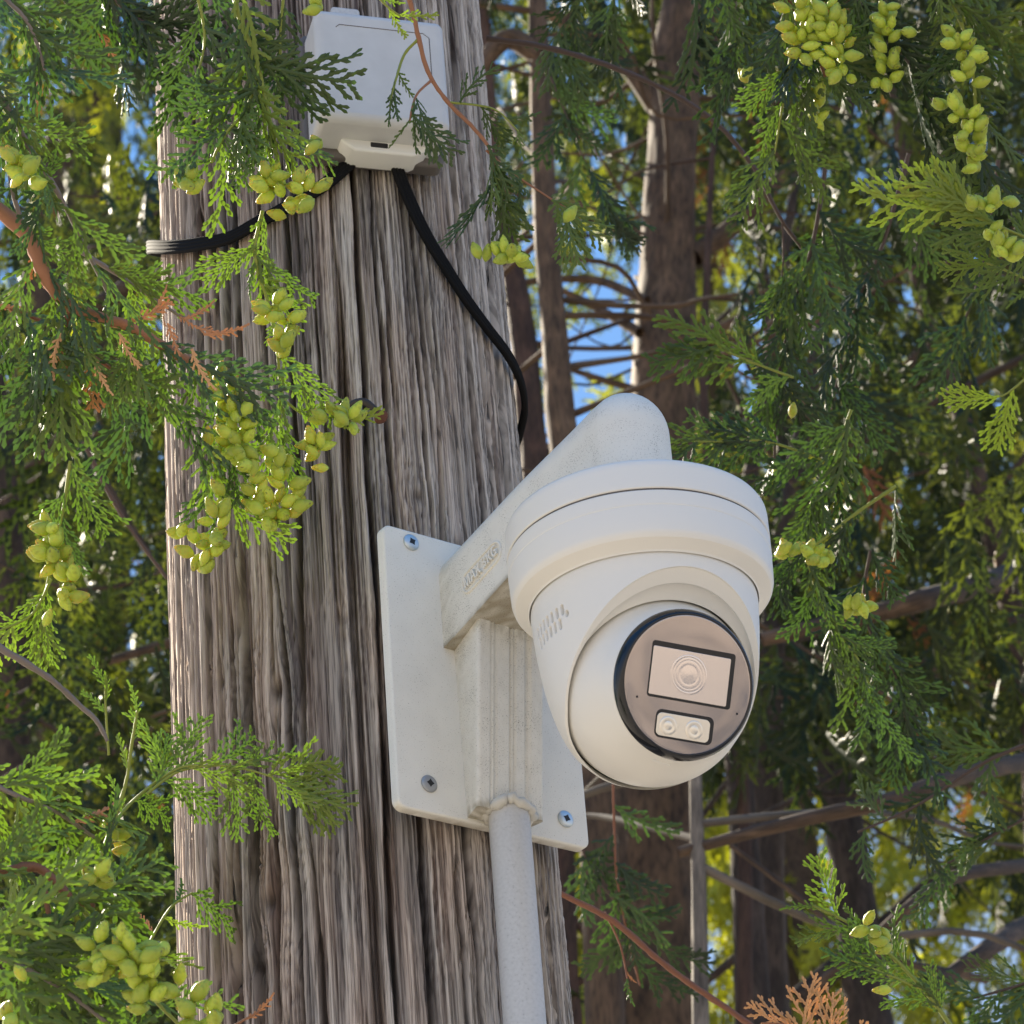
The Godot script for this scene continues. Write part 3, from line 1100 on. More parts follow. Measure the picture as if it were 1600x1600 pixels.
	font.font_names = PackedStringArray(["Droid Sans"])
	font.font_weight = 700
	tm.font = font
	tm.font_size = 32
	tm.pixel_size = 0.00022
	tm.depth = 0.0020
	tm.curve_step = 2.0
	part("raised_lettering", tm, M.dirty, o, sh * Transform3D(Basis(along, across * 1.3, nx), cen + nx * 0.0004))
	# screws, with square recesses
	for q in [[-41.7, 66.5, 0], [-39.8, -73.6, 1], [44.4, -75.7, 0], [43.5, 66.0, 0]]:
		var head := lathe([[Vector2(4.7, 0.0), Vector2(4.75, 0.5), Vector2(4.4, 0.9), Vector2(3.6, 1.35), Vector2(2.2, 1.6)], [Vector2(2.2, 1.6), Vector2(1.0, 1.65), Vector2(0.0, 1.65)]], 32)
		var spin := Basis(Vector3(0, 0, 1), q[0] * 3.0) * Basis(Vector3(1, 0, 0), PI / 2)
		var sc := part("screw", head.mesh(), M.zinc_old if q[2] else M.zinc, o, sh * Transform3D(spin, loc(q[0], q[1], -136.0)))
		if q[2]: sc.set_meta("label", "dull oxidised screw")
		var star := Shape.new()
		var pts := PackedVector3Array()
		for k in 16:
			var a := TAU * k / 16.0
			var r: float = [2.35, 1.62, 1.45, 1.62][k % 4]
			pts.push_back(Vector3(cos(a) * r, 1.70, sin(a) * r) * 0.001)
		var mid := Vector3(0, 0.00168, 0)
		for k in 16: star.tri(pts[k], pts[(k + 1) % 16], mid, Vector3.UP, Color.WHITE)
		part("recess", star.mesh(), M.matt_black, sc)


# ---------------------------------------------------------------- the dome camera
func dome_camera():
	var o := thing("security_camera", "white turret dome security camera hanging from the wall bracket", "camera", frame() * Transform3D(Basis(), loc(0, 18, 0)))
	var sh := Transform3D(Basis(), loc(0, -18, 0))
	# upper ring
	var r := 65.2
	var up_ring := lathe([[Vector2(20, 17.6), Vector2(40, 17.8), Vector2(60, 18), Vector2(62.6, 17.6), Vector2(64.2, 16.6), Vector2(65.0, 15.0), Vector2(r, 12.5), Vector2(r, 5), Vector2(r, 1.2), Vector2(65.0, 0.7), Vector2(64.4, 0.45)]], 128)
	part("cover_ring", up_ring.mesh(), M.white, o, sh)
	var gap := lathe([[Vector2(64.2, 0.8), Vector2(64.2, -0.8)]], 128)
	part("seam", gap.mesh(), M.box_base, o, sh)
	var low_ring := lathe([[Vector2(64.4, -0.45), Vector2(64.9, -0.7), Vector2(65.1, -1.2), Vector2(65.1, -8.2), Vector2(64.75, -8.7)], [Vector2(64.75, -8.7), Vector2(64.9, -9.4), Vector2(64.7, -16), Vector2(64.4, -21.5), Vector2(63.8, -23.6), Vector2(62.6, -25.2)], [Vector2(62.6, -25.2), Vector2(60, -26.8), Vector2(57.2, -28.4), Vector2(56.6, -28.9), Vector2(56.3, -29.6)], [Vector2(56.3, -29.6), Vector2(56.3, -24.0), Vector2(20, -24)]], 128)
	part("base_ring", low_ring.mesh(), M.white, o, sh)
	# housing: a bowl of revolution cut by the slanting opening
	var prof := [Vector2(55.0, -26.0), Vector2(55.6, -31), Vector2(55.4, -37), Vector2(54.6, -48), Vector2(53.7, -56), Vector2(51.9, -69), Vector2(49.6, -80), Vector2(46.6, -90), Vector2(41.6, -101), Vector2(34.0, -110), Vector2(25.0, -117), Vector2(17.0, -121.5)]
	var radius := func(u: float) -> float:
		for k in prof.size() - 1:
			if u <= prof[k].y and u >= prof[k + 1].y:
				var t: float = (prof[k].y - u) / (prof[k].y - prof[k + 1].y)
				var a: Vector2 = prof[maxi(k - 1, 0)]
				var d: Vector2 = prof[mini(k + 2, prof.size() - 1)]
				return prof[k].cubic_interpolate(prof[k + 1], a, d, t).x
		return prof[-1].x if u < -121.5 else 55.0
	var twist := deg_to_rad(-13.0)
	var cut := func(phi: float) -> float:
		# where the bowl at this angle meets the plane u = -90.7 + 0.97 g
		var lo := -121.0
		var hi := -30.0
		for k in 24:
			var u := (lo + hi) * 0.5
			var gg: float = radius.call(u) * cos(phi - twist)
			if u > -90.5 + (0.97 if gg > 0 else 0.74) * gg: hi = u
			else: lo = u
		return (lo + hi) * 0.5
	var slots := []        # angle (deg), height, half length
	for q in 7: slots.push_back([-84.4 - 4.4 * q, -46.6, 2.7])
	for q in 6: slots.push_back([-87.6 - 4.4 * q, -52.7, 2.7])
	slots.push_back([-81.6, -49.6, 1.6])
	var phis := PackedFloat32Array()
	var a := -180.0
	while a < 179.9:
		phis.push_back(a)
		a += 0.3 if a > -116.0 and a < -78.0 else 2.0
	var nrow := 190
	var cols := []
	for phd in phis:
		var ph := deg_to_rad(phd)
		var end: float = cut.call(ph)
		var col := PackedVector3Array()
		for k in nrow:
			var t := float(k) / (nrow - 1)
			var u := lerpf(-26.0, end, t)
			var rad: float = radius.call(u)
			if phd > -118.0 and phd < -76.0:
				for q in slots:
					var dx: float = (phd - q[0]) * 0.0174533 * rad
					if absf(dx) > 1.6: continue
					var dy: float = maxf(absf(u - q[1]) - q[2] + 0.9, 0.0)
					var d := sqrt(dx * dx + dy * dy)
					rad -= 2.2 * (1.0 - smoothstep(0.62, 1.05, d))
			rad -= 0.9 * smoothstep(0.985, 1.0, t)
			col.push_back(Vector3(sin(ph) * rad, u, cos(ph) * rad) * 0.001)
		cols.push_back(col)
	cols.push_back(cols[0])
	var s := Shape.new()
	s.grid(cols, false, null, null)
	part("housing", s.mesh(), M.white, o, sh)
	# lip of the opening: from the outer edge in two steps down to the ball
	var E := loc(0, -74, 0)
	var g := Vector3(sin(twist), 0, cos(twist))
	var axis := (g * 0.696 - Vector3.UP * 0.718).normalized()
	var upv := (g * 0.718 + Vector3.UP * 0.696).normalized()
	var right := upv.cross(axis).normalized()
	var outer := PackedVector3Array()
	var inner := PackedVector3Array()
	var deep := PackedVector3Array()
	for k in 180:
		var ph := TAU * k / 180.0
		var u: float = cut.call(ph)
		var rad: float = radius.call(u) - 0.9
		var p := Vector3(sin(ph) * rad, u, cos(ph) * rad) * 0.001
		outer.push_back(p)
		var w := p - E
		var ang := atan2(w.dot(right), w.dot(upv))
		var dir := upv * cos(ang) + right * sin(ang)
		inner.push_back(E + axis * 0.0080 + dir * 0.0477)
		deep.push_back(E + axis * 0.0035 + dir * 0.0474)
	var step := PackedVector3Array()
	var step2 := PackedVector3Array()
	for k in 180:
		step.push_back(outer[k].lerp(inner[k], 0.45) + axis * 0.0012)
		step2.push_back(outer[k].lerp(inner[k], 0.53) - axis * 0.0012)
	var lip := Shape.new()
	lip.grid([outer, step], true, null, axis)
	lip.grid([step, step2, inner], true, null, axis)
	lip.grid([inner, deep], true, null, axis)
	part("opening_lip", lip.mesh(), M.white, o, sh)
	var well := Shape.new()
	var rim := PackedVector3Array()
	for p in deep: rim.push_back(p.lerp(E, 0.06) - axis * 0.004)
	well.grid([deep, rim], true, null, axis)
	part("gasket", well.mesh(), M.matt_black, o, sh)
	# the ball with its face: axis turned -11.8 and 23.2 down, rolled 2.2
	var yaw := deg_to_rad(-11.8)
	var pit := deg_to_rad(23.2)
	var rol := deg_to_rad(2.2)
	var fa := Vector3(sin(yaw) * cos(pit), -sin(pit), cos(yaw) * cos(pit))
	var fr := Vector3(cos(yaw), 0, -sin(yaw))
	var fv := fa.cross(fr).normalized()
	if fv.y < 0: fv = -fv
	var fr2 := fr * cos(rol) - fv * sin(rol)
	var fv2 := fv * cos(rol) + fr * sin(rol)
	var ball_at := sh * Transform3D(Basis(fr2, fv2, fr2.cross(fv2)), E)
	# lathe turns about y: lay its y along the face's axis
	var lay := ball_at * Transform3D(Basis(Vector3(1, 0, 0), PI / 2), Vector3.ZERO)
	var pr := []
	for k in 31:
		var t := deg_to_rad(lerpf(-88.0, 34.0, k / 30.0))
		pr.push_back(Vector2(cos(t) * 47.0, sin(t) * 47.0))
	pr.append_array([Vector2(37.9, 29.6), Vector2(36.9, 32.2), Vector2(36.4, 33.4), Vector2(36.1, 34.2), Vector2(35.0, 34.6)])
	part("eyeball", lathe([pr], 128).mesh(), M.white, o, lay)
	part("black_rim", lathe([[Vector2(35.9, 34.0), Vector2(36.0, 35.4), Vector2(35.5, 37.4), Vector2(34.7, 39.0), Vector2(33.9, 39.8), Vector2(33.2, 40.1), Vector2(32.7, 39.75)], [Vector2(32.7, 39.75), Vector2(32.4, 39.2), Vector2(20, 39.0)]], 128).mesh(), M.black, o, lay)
	part("face_glass", lathe([[Vector2(32.75, 39.7), Vector2(31.9, 39.98), Vector2(20, 40.02), Vector2(0, 40.02)]], 128).mesh(), M.glass, o, lay)
	# lens window and lamp window, each a dark frame with a bright inset
	var panel := func(called: String, x0: float, x1: float, y0: float, y1: float, rad: float, z: float, m: Material):
		var sp := Shape.new()
		var out := PackedVector2Array()
		for q in rounded_rect(x1 - x0, y1 - y0, rad, 6): out.push_back(q + Vector2((x0 + x1) / 2, (y0 + y1) / 2))
		slab(sp, out, z - 0.3, z, 0.12, null, 2)
		return part(called, sp.mesh(), m, o, ball_at)
	panel.call("lens_frame", -20.6, 23.0, -8.7, 18.0, 1.6, 40.22, M.black)
	panel.call("lens_window", -19.9, 20.6, -7.5, 15.4, 0.7, 40.40, M.window)
	panel.call("lamp_frame", -14.6, 15.6, -27.0, -13.6, 3.0, 40.22, M.black)
	panel.call("lamp_window", -13.9, 13.6, -26.0, -15.2, 2.4, 40.40, M.led)
	var low := func(x: float, y: float) -> Transform3D: return ball_at * Transform3D(Basis(Vector3(1, 0, 0), PI / 2), loc(x, y, 40.40))
	var lens := [[Vector2(9.4, 0.0), Vector2(9.1, 0.12), Vector2(8.6, 0.13), Vector2(8.2, 0.03)], [Vector2(8.2, 0.05), Vector2(7.4, 0.2), Vector2(6.8, 0.08)], [Vector2(6.8, 0.08), Vector2(5.6, 0.25), Vector2(4.6, 0.1)], [Vector2(4.6, 0.1), Vector2(3.0, 0.22), Vector2(1.4, 0.32), Vector2(0.0, 0.34)]]
	part("lens", lathe(lens, 64).mesh(), M.window, o, low.call(-0.4, 4.4))
	for x in [-8.0, 5.6]:
		var cup := [[Vector2(4.5, 0.0), Vector2(4.3, 0.35), Vector2(3.4, 0.5), Vector2(2.2, 0.25)], [Vector2(2.2, 0.25), Vector2(1.5, 0.5), Vector2(0.8, 0.62), Vector2(0.0, 0.65)]]
		part("lamp_lens", lathe(cup, 48).mesh(), M.led, o, low.call(x, -20.9))
	for q in [[-25.3, -9.9], [27.0, -9.8]]:
		part("microphone_hole", lathe([[Vector2(0.62, 0.0), Vector2(0.5, 0.08), Vector2(0.0, 0.08)]], 20).mesh(), M.matt_black, o, ball_at * Transform3D(Basis(Vector3(1, 0, 0), PI / 2), loc(q[0], q[1], 40.0)))
	# a small slit under the face
	var tab := Shape.new()
	slab(tab, rounded_rect(9.0, 1.2, 0.5, 3), 0.0, 0.5, 0.2, null, 2)
	var td := deg_to_rad(-90.0)
	var tpos := Vector3(sin(-0.12) * 37.6, -cos(-0.12) * 37.6, 29.8) * 0.001
	part("drain_slit", tab.mesh(), M.latch, o, ball_at * Transform3D(Basis(Vector3(0, 0, 1), -0.12) * Basis(Vector3(1, 0, 0), deg_to_rad(58.0)), tpos))
	# small raised mark on top of the ball
	var mark := Shape.new()
	for q in [[-3.2, 0.0, 0.5, 1.8], [-1.6, -0.8, 1.6, 0.5], [-0.6, 0.3, 0.5, 1.6], [1.4, -0.8, 2.0, 0.5], [3.2, -0.2, 0.5, 0.9]]:
		var out := PackedVector2Array()
		for e in rounded_rect(q[2], q[3], 0.2, 2): out.push_back(e + Vector2(q[0], q[1]))
		slab(mark, out, 0.0, 0.35, 0.12, null, 2)
	part("raised_mark", mark.mesh(), M.latch, o, ball_at * Transform3D(Basis(Vector3(1, 0, 0), deg_to_rad(-48.0)), loc(0, 36.4, 29.7)))


func conduit():
	var top := frame() * loc(0.2, -83, -124.5)
	var o := thing("conduit_pipe", "grey plastic conduit pipe running down the pole from the bracket", "pipe", Transform3D(Basis(), Vector3(top.x, 0, top.z)))
	var s := Shape.new()
	var rows := []
	for q in [[0.0, 10.6], [1.2, 10.6], [1.9, 10.6], [2.1, 10.6], [top.y - 0.0012, 10.6], [top.y - 0.0004, 10.3], [top.y, 9.6]]:
		var row := PackedVector3Array()
		for k in 48:
			var a := TAU * k / 48
			row.push_back(Vector3(sin(a) * q[1] * 0.001, q[0], cos(a) * q[1] * 0.001))
		rows.push_back(row)
	s.grid(rows, true)
	part("tube", s.mesh(), M.pvc, o)
	# lumpy bead of sealant where it enters the bracket
	var nz := FastNoiseLite.new()
	nz.seed = 2
	nz.frequency = 1.0
	var ring := PackedVector3Array()
	var radii := []
	for k in 49:
		var a := TAU * (k % 48) / 48
		var lump := nz.get_noise_2d(sin(a) * 2.2, cos(a) * 2.2)
		ring.push_back(Vector3(sin(a) * (11.4 + lump), -3.5 + 3.0 * nz.get_noise_2d(cos(a) * 1.3 + 5.0, sin(a) * 1.3) + 2.0 * cos(a), cos(a) * (11.4 + lump)) * 0.001 + Vector3(0, top.y, 0))
		radii.push_back(0.0026 + 0.0016 * nz.get_noise_2d(sin(a) * 4.0, cos(a) * 4.0 + 3.0))
	var b := Shape.new()
	tube(b, ring, radii, 14)
	part("sealant", b.mesh(), M.sealant, o)


func junction_box():
	# turned 16 degrees to the right of the viewer
	var yaw := deg_to_rad(17.0)
	var n := Vector3(sin(yaw), 0, cos(yaw))
	var sd := Vector3(cos(yaw), 0, -sin(yaw))
	var y0 := 2.690
	var front := pole_axis(y0) + n * (pole_r(y0) + 0.038)
	# centre of the cover found on the ray through the middle of the cover
	var r := ray(598, 106)
	var t := (front - EYE).dot(n) / r.dot(n)
	var cen := EYE + r * t
	var back := cen - n * 0.038
	var o := thing("junction_box", "grey white plastic junction box at the top of the pole", "box", Transform3D(Basis(sd, Vector3.UP, n), back))
	var s := Shape.new()
	slab(s, rounded_rect(82, 86, 6, 6), 0.0, 9.5, 2.0)
	# the base reaches lower than the cover
	part("base", s.mesh(), M.box_base, o, Transform3D(Basis(), loc(0, -1, 0)))
	var c := Shape.new()
	slab(c, rounded_rect(76, 78, 5.0, 6), 9.6, 38.0, 5.0, null, 6)
	part("cover", c.mesh(), M.box, o)
	# faint panel line on the cover
	var line_ := Shape.new()
	var pts := PackedVector3Array()
	for q in [Vector3(-26, 26, 38.02), Vector3(-24, 28, 38.02), Vector3(25, 28, 38.02), Vector3(28.5, 25, 38.02), Vector3(28.5, -2, 38.02)]: pts.push_back(q * 0.001)
	tube(line_, pts, [0.00028, 0.00028], 6)
	part("panel_line", line_.mesh(), M.box_base, o)
	# latch tongue at the bottom with a dark slot
	var l := Shape.new()
	var tongue := PackedVector2Array([Vector2(28, 0), Vector2(-28, 0), Vector2(-25, -7), Vector2(-18, -12), Vector2(16, -12), Vector2(24, -7)])
	slab(l, tongue, 4.0, 20.0, 1.5, null, 3)
	part("latch", l.mesh(), M.latch, o, Transform3D(Basis(), loc(4, -34.0, 0)))
	var sl := Shape.new()
	slab(sl, rounded_rect(10, 3.2, 0.6, 3), 19.8, 20.3, 0.1, null, 2)
	part("slot", sl.mesh(), M.matt_black, o, Transform3D(Basis(), loc(0, -41.4, 0)))
	# clip that holds the box from above
	var k := Shape.new()
	slab(k, rounded_rect(17, 30, 2, 4), 0.0, 5.0, 1.0)
	part("clip", k.mesh(), M.pvc, o, Transform3D(Basis(), loc(-12, 52, 2)))


# a flat cable of four ribs, swept along a path; wide lies along w at each point
func flat_cable(path: PackedVector3Array, wide: Array, width: float, thick: float) -> ArrayMesh:
	var rows := []
	var m := path.size()
	for k in m:
		var d := (path[mini(k + 1, m - 1)] - path[maxi(k - 1, 0)]).normalized()
		var f := float(k) / (m - 1) * (wide.size() - 1)
		var i := mini(int(f), wide.size() - 2)
		var n: Vector3 = wide[i].lerp(wide[i + 1], f - i)         # the flat side's normal
		var x := d.cross(n).normalized()
		n = x.cross(d).normalized()
		var row := PackedVector3Array()
		for e in 64:
			var a := TAU * e / 64.0
			var cx := cos(a)
			var q := signf(cx) * pow(absf(cx), 0.75) * width * 0.5
			var rib := 0.70 + 0.30 * absf(sin((q / width + 0.5) * PI * 4.0))
			var z := signf(sin(a)) * pow(absf(sin(a)), 0.45) * thick * 0.5 * rib
			row.push_back(path[k] + x * q + n * z)
		rows.push_back(row)
	var s := Shape.new()
	s.grid(rows, true)
	return s.mesh()

func cables():
	# right: out of the box, slanting down across the pole and round its right side
	var pts := []
	var nor := []
	for q in [[24.0, 2.640, 7.0], [25.0, 2.612, 6.0], [29.0, 2.586, 6.0], [34.1, 2.566, 5.0], [41.0, 2.549, 4.0], [48.0, 2.534, 4.0], [58.0, 2.522, 4.0], [69.0, 2.515, 5.0], [80.0, 2.510, 5.5], [90.0, 2.505, 5.5], [99.0, 2.502, 4.5], [112.0, 2.498, 4.0], [128.0, 2.492, 4.0]]:
		pts.push_back(on_pole(q[0], q[1], q[2] * 0.001))
		var a := deg_to_rad(q[0] - 6.0)
		nor.push_back(Vector3(sin(a), 0, cos(a)))
	var p := smooth_path(pts, 8)
	var o := thing("black_cable", "flat ribbed black cable slanting down to the right from the junction box", "cable", Transform3D(Basis(), pts[0]))
	part("sheath", flat_cable(p, nor, 0.0076, 0.0040), M.cable, o, Transform3D(Basis(), -pts[0]))
	pts = []
	nor = []
	for q in [[19.0, 2.636, 6.0], [14.0, 2.618, 5.0], [7.0, 2.603, 4.0], [0.0, 2.592, 4.0], [-10.0, 2.583, 3.5], [-20.0, 2.577, 3.5], [-30.0, 2.574, 3.5], [-45.0, 2.583, 3.5], [-60.0, 2.598, 4.0], [-75.0, 2.617, 5.5], [-90.0, 2.636, 7.0], [-105.0, 2.652, 5.0], [-125.0, 2.668, 4.0], [-150.0, 2.680, 4.0]]:
		pts.push_back(on_pole(q[0], q[1], q[2] * 0.001))
		var a := deg_to_rad(q[0])
		nor.push_back(Vector3(sin(a), 0, cos(a)))
	p = smooth_path(pts, 8)
	o = thing("black_cable", "flat black cable wrapped round the left side of the pole below the box", "cable", Transform3D(Basis(), pts[0]))
	part("sheath", flat_cable(p, nor, 0.0082, 0.0038), M.cable, o, Transform3D(Basis(), -pts[0]))


func nail():
	var a := on_pole(4.0, 2.4400, -0.004)
	var b := on_pole(6.0, 2.4440, 0.008)
	var c := on_pole(10.0, 2.4425, 0.014)
	var d := on_pole(14.2, 2.4345, 0.012)
	var o := thing("bent_nail", "rusty bent nail sticking out of the pole beside the cones", "nail", Transform3D(Basis(), a))
	var s := Shape.new()
	tube(s, smooth_path([a, b, c, d], 6), [0.0017, 0.0021], 10, null, 0.05)
	part("shank", s.mesh(), M.nail, o, Transform3D(Basis(), -a))
	var h := lathe([[Vector2(0, -1.2), Vector2(3.8, -1.0), Vector2(4.2, 0.0), Vector2(3.6, 1.0), Vector2(1.8, 1.6), Vector2(0, 1.7)]], 20)
	var ax := ((d - c).normalized() + (EYE - d).normalized() * 1.0).normalized()
	var x := ax.cross(Vector3.UP).normalized()
	part("head", h.mesh(), M.rust, o, Transform3D(Basis(x, ax, x.cross(ax)), d - a))


# ---------------------------------------------------------------- the near branches
var brng := RandomNumberGenerator.new()

func put_spray(o: Node3D, pos: Vector3, dir: Vector3, face: Vector3, size: float, m: Material, kind: Array, called := "leaf_spray"):
	var x := dir.cross(face).normalized()
	var z := x.cross(dir).normalized()
	part(called, kind[brng.randi() % kind.size()], m, o, Transform3D(Basis(x, dir, z) * size, pos - o.position))

# stems: [points (x, y, depth), radius at both ends (mm), material]
# leaves: [stem, from, to, count, length scale low, high, angle low, high, hang, greens, dead share, tilt]
# fruit: [points (x, y), depth, count, spread in px]
func branch(called: String, label: String, stems: Array, leaves: Array, fruit: Array, group := "cedar branches hanging in front"):
	brng.seed = hash(label)
	var first: Array = stems[0][0][0]
	var home := at(first[0], first[1], first[2])
	var o := thing(called, label, "branch", Transform3D(Basis(), home), group)
	var back := Transform3D(Basis(), -home)
	var paths := []
	for q in stems:
		var p := []
		for e in q[0]: p.push_back(at(e[0], e[1], e[2]))
		var path := smooth_path(p, 7)
		paths.push_back(path)
		var s := Shape.new()
		tube(s, path, [q[1] * 0.001, q[2] * 0.001], 8, null, 0.16, brng.randi() % 1000)
		part("stem", s.mesh(), q[3], o, back)
	for q in leaves:
		var path: PackedVector3Array = paths[q[0]]
		var many := maxi(int(ceil(q[3] * 0.54)), 1)
		for k in many:
			var t := lerpf(q[1], q[2], (k + brng.randf() * 0.9) / many)
			var f := t * (path.size() - 1)
			var i := mini(int(f), path.size() - 2)
			var pos := path[i].lerp(path[i + 1], f - i)
			var tang := (path[i + 1] - path[i]).normalized()
			var eye := (EYE - pos).normalized()
			var side := tang.cross(eye).normalized() * (1.0 if k % 2 else -1.0)
			var a := deg_to_rad(brng.randf_range(q[6], q[7]))
			var dir := (tang * cos(a) + side * sin(a)).normalized()
			dir = (dir + Vector3.DOWN * q[8] + Vector3(brng.randfn(), brng.randfn(), brng.randfn()) * 0.22).normalized()
			var tilt: float = q[11]
			var face := (eye + Vector3(brng.randf_range(-1, 1), brng.randf_range(-1, 1), brng.randf_range(-1, 1)) * tilt).normalized()
			var greens: Array = q[9]
			var m: Material = M.greens[greens[brng.randi() % greens.size()]]
			var nm := "leaf_spray"
			var size := brng.randf_range(q[4], q[5]) * 0.84
			if brng.randf() < q[10]:
				m = M.dead
				nm = "dead_leaf_spray"
				size *= 0.5
			put_spray(o, pos, dir, face, size, m, young if size < 0.45 else sprays, nm)
	for q in fruit:
		bunch(o, q[0], q[1], int(ceil(q[2] * 1.25)) if q[2] > 3 else q[2], q[3])

func bunch(o: Node3D, line_: Array, depth: float, count: int, spread: float):
	var placed := []
	var tries := 0
	while placed.size() < count and tries < count * 60:
		tries += 1
		var f := brng.randf() * (line_.size() - 1)
		var i := mini(int(f), line_.size() - 2)
		var ax := Vector2(line_[i][0], line_[i][1]).lerp(Vector2(line_[i + 1][0], line_[i + 1][1]), f - i)
		var off := Vector2(brng.randfn(), brng.randfn()).limit_length(1.5) * spread * 0.60
		var dz := brng.randf_range(-0.008, 0.008)
		var pos := at(ax.x + off.x, ax.y + off.y, depth - 0.012 + dz)
		var ok := true
		for p in placed:
			if p.distance_to(pos) < 0.0053: ok = false
		if not ok: continue
		placed.push_back(pos)
		var d := (cR * (off.x / spread) - cU * (off.y / spread) * 0.7) + cU * 0.35 - cF * brng.randf_range(0.0, 0.6) + Vector3(brng.randfn(), brng.randfn(), brng.randfn()) * 0.22
		one_cone(o, pos, d.normalized())

func one_cone(o: Node3D, pos: Vector3, d: Vector3):
	var x := d.cross(Vector3(brng.randf_range(-1, 1), brng.randf_range(-1, 1), 0.6)).normalized()
	var sz := brng.randf_range(0.98, 1.24)
	part("seed_cone", cones[brng.randi() % cones.size()], M.cone, o, Transform3D(Basis(x, d, x.cross(d)) * sz, pos - d * 0.005 - o.position))

func near_branches():
	var g := 1.70         # just in front of the pole
	branch("cedar_branch", "leafy cedar branch hanging over the pole left of the junction box, cone clusters below",
		[[[[362, -40, 1.72], [372, 20, 1.72], [392, 70, 1.72], [405, 110, 1.72], [420, 180, 1.71], [428, 215, 1.71]], 1.6, 1.0, M.twig_green], [[[405, 110, 1.72], [385, 170, 1.71], [352, 210, 1.70], [330, 255, 1.70]], 1.0, 0.7, M.twig_green], [[[445, -30, 1.74], [438, 60, 1.74], [440, 120, 1.74]], 1.0, 0.7, M.twig_green], [[[300, -40, 1.73], [320, 60, 1.73], [300, 140, 1.72]], 1.0, 0.6, M.twig_green]],
		[[0, 0.0, 1.0, 13, 0.7, 1.15, 25, 65, 0.5, [0, 1, 1, 2], 0.0, 0.6], [1, 0.0, 1.0, 11, 0.6, 1.0, 25, 65, 0.5, [0, 1, 1, 2], 0.0, 0.6], [2, 0.0, 1.0, 7, 0.5, 0.85, 15, 45, 0.8, [0, 0, 1], 0.0, 0.7], [3, 0.0, 1.0, 9, 0.7, 1.0, 20, 60, 0.6, [0, 1, 4], 0.0, 0.6]],
		[[[[278, 268], [300, 290]], g, 5, 16], [[[420, 265], [428, 300]], g, 6, 22], [[[440, 295], [490, 300]], g, 9, 24], [[[488, 226], [504, 222]], g, 2, 6], [[[470, 320], [440, 330]], g, 3, 14]])
	branch("cedar_branch", "yellow stemmed cedar shoot hanging down the middle of the pole with cone clusters",
		[[[[396, 380, 1.69], [404, 430, 1.69], [418, 470, 1.69], [432, 540, 1.68], [437, 600, 1.68], [438, 690, 1.68]], 1.1, 0.7, M.twig_green], [[[438, 620, 1.68], [480, 650, 1.68], [530, 650, 1.68]], 0.7, 0.5, M.twig_green], [[[410, 330, 1.70], [398, 380, 1.69], [396, 400, 1.69]], 1.0, 0.9, M.twig_green]],
		[[0, 0.0, 0.3, 5, 0.45, 0.75, 20, 55, 0.5, [1, 2], 0.0, 0.5], [0, 0.35, 0.6, 3, 0.3, 0.5, 15, 40, 0.5, [2], 0.0, 0.5], [0, 0.6, 1.0, 8, 0.4, 0.75, 15, 60, 0.5, [2, 3, 1], 0.0, 0.4], [1, 0.3, 1.0, 3, 0.4, 0.6, 10, 40, 0.2, [2, 3], 0.0, 0.4], [2, 0.0, 1.0, 5, 0.5, 0.8, 15, 60, 0.4, [1, 2], 0.0, 0.5]],
		[[[[425, 480], [450, 500]], 1.68, 9, 22], [[[445, 520], [440, 550]], 1.68, 6, 14], [[[440, 700], [450, 780], [415, 800]], 1.67, 20, 27], [[[395, 740], [400, 800]], 1.67, 6, 18], [[[490, 690], [500, 700]], 1.68, 6, 20], [[[515, 650], [555, 655]], 1.68, 8, 18], [[[503, 728], [504, 730]], 1.68, 1, 4]])
	branch("cedar_branch", "brown woody cedar branch entering from the left edge, cones at its end",
		[[[[-40, 300, 1.58], [40, 365, 1.58], [70, 430, 1.58], [110, 480, 1.59], [200, 510, 1.60], [270, 550, 1.62], [325, 580, 1.64]], 3.8, 2.4, M.twig_orange], [[[110, 480, 1.59], [95, 530, 1.60], [90, 560, 1.62]], 1.8, 1.0, M.twig_red], [[[325, 580, 1.66], [350, 640, 1.66], [350, 730, 1.66], [330, 840, 1.66]], 1.2, 0.7, M.twig_green], [[[120, 390, 1.64], [170, 420, 1.64], [230, 460, 1.65], [290, 500, 1.66]], 1.3, 0.8, M.twig_grey], [[[-20, 470, 1.60], [60, 500, 1.61], [150, 560, 1.62], [240, 620, 1.63]], 1.2, 0.8, M.twig_red]],
		[[0, 0.15, 0.98, 22, 0.5, 0.95, 35, 80, 1.1, [0, 1, 4, 1], 0.30, 0.9], [1, 0.0, 1.0, 6, 0.6, 0.9, 10, 40, 1.0, [0, 1, 4], 0.2, 0.9], [2, 0.0, 1.0, 14, 0.5, 0.85, 10, 55, 0.6, [1, 2, 0], 0.0, 0.6], [3, 0.2, 1.0, 8, 0.45, 0.75, 20, 60, 0.5, [1, 0, 2], 0.35, 0.8], [4, 0.0, 1.0, 19, 0.7, 1.1, 30, 80, 1.2, [0, 4, 1], 0.12, 1.0]],
		[[[[340, 590], [370, 640], [375, 700]], 1.65, 22, 27], [[[325, 690], [335, 720]], 1.65, 3, 14], [[[345, 770], [340, 830], [310, 860]], 1.65, 13, 22], [[[380, 720], [395, 730]], 1.65, 4, 14], [[[268, 838], [285, 830]], 1.65, 2, 6], [[[320, 885], [318, 890]], 1.65, 2, 6]])
	var wb: Node3D = get_child(get_child_count() - 1)
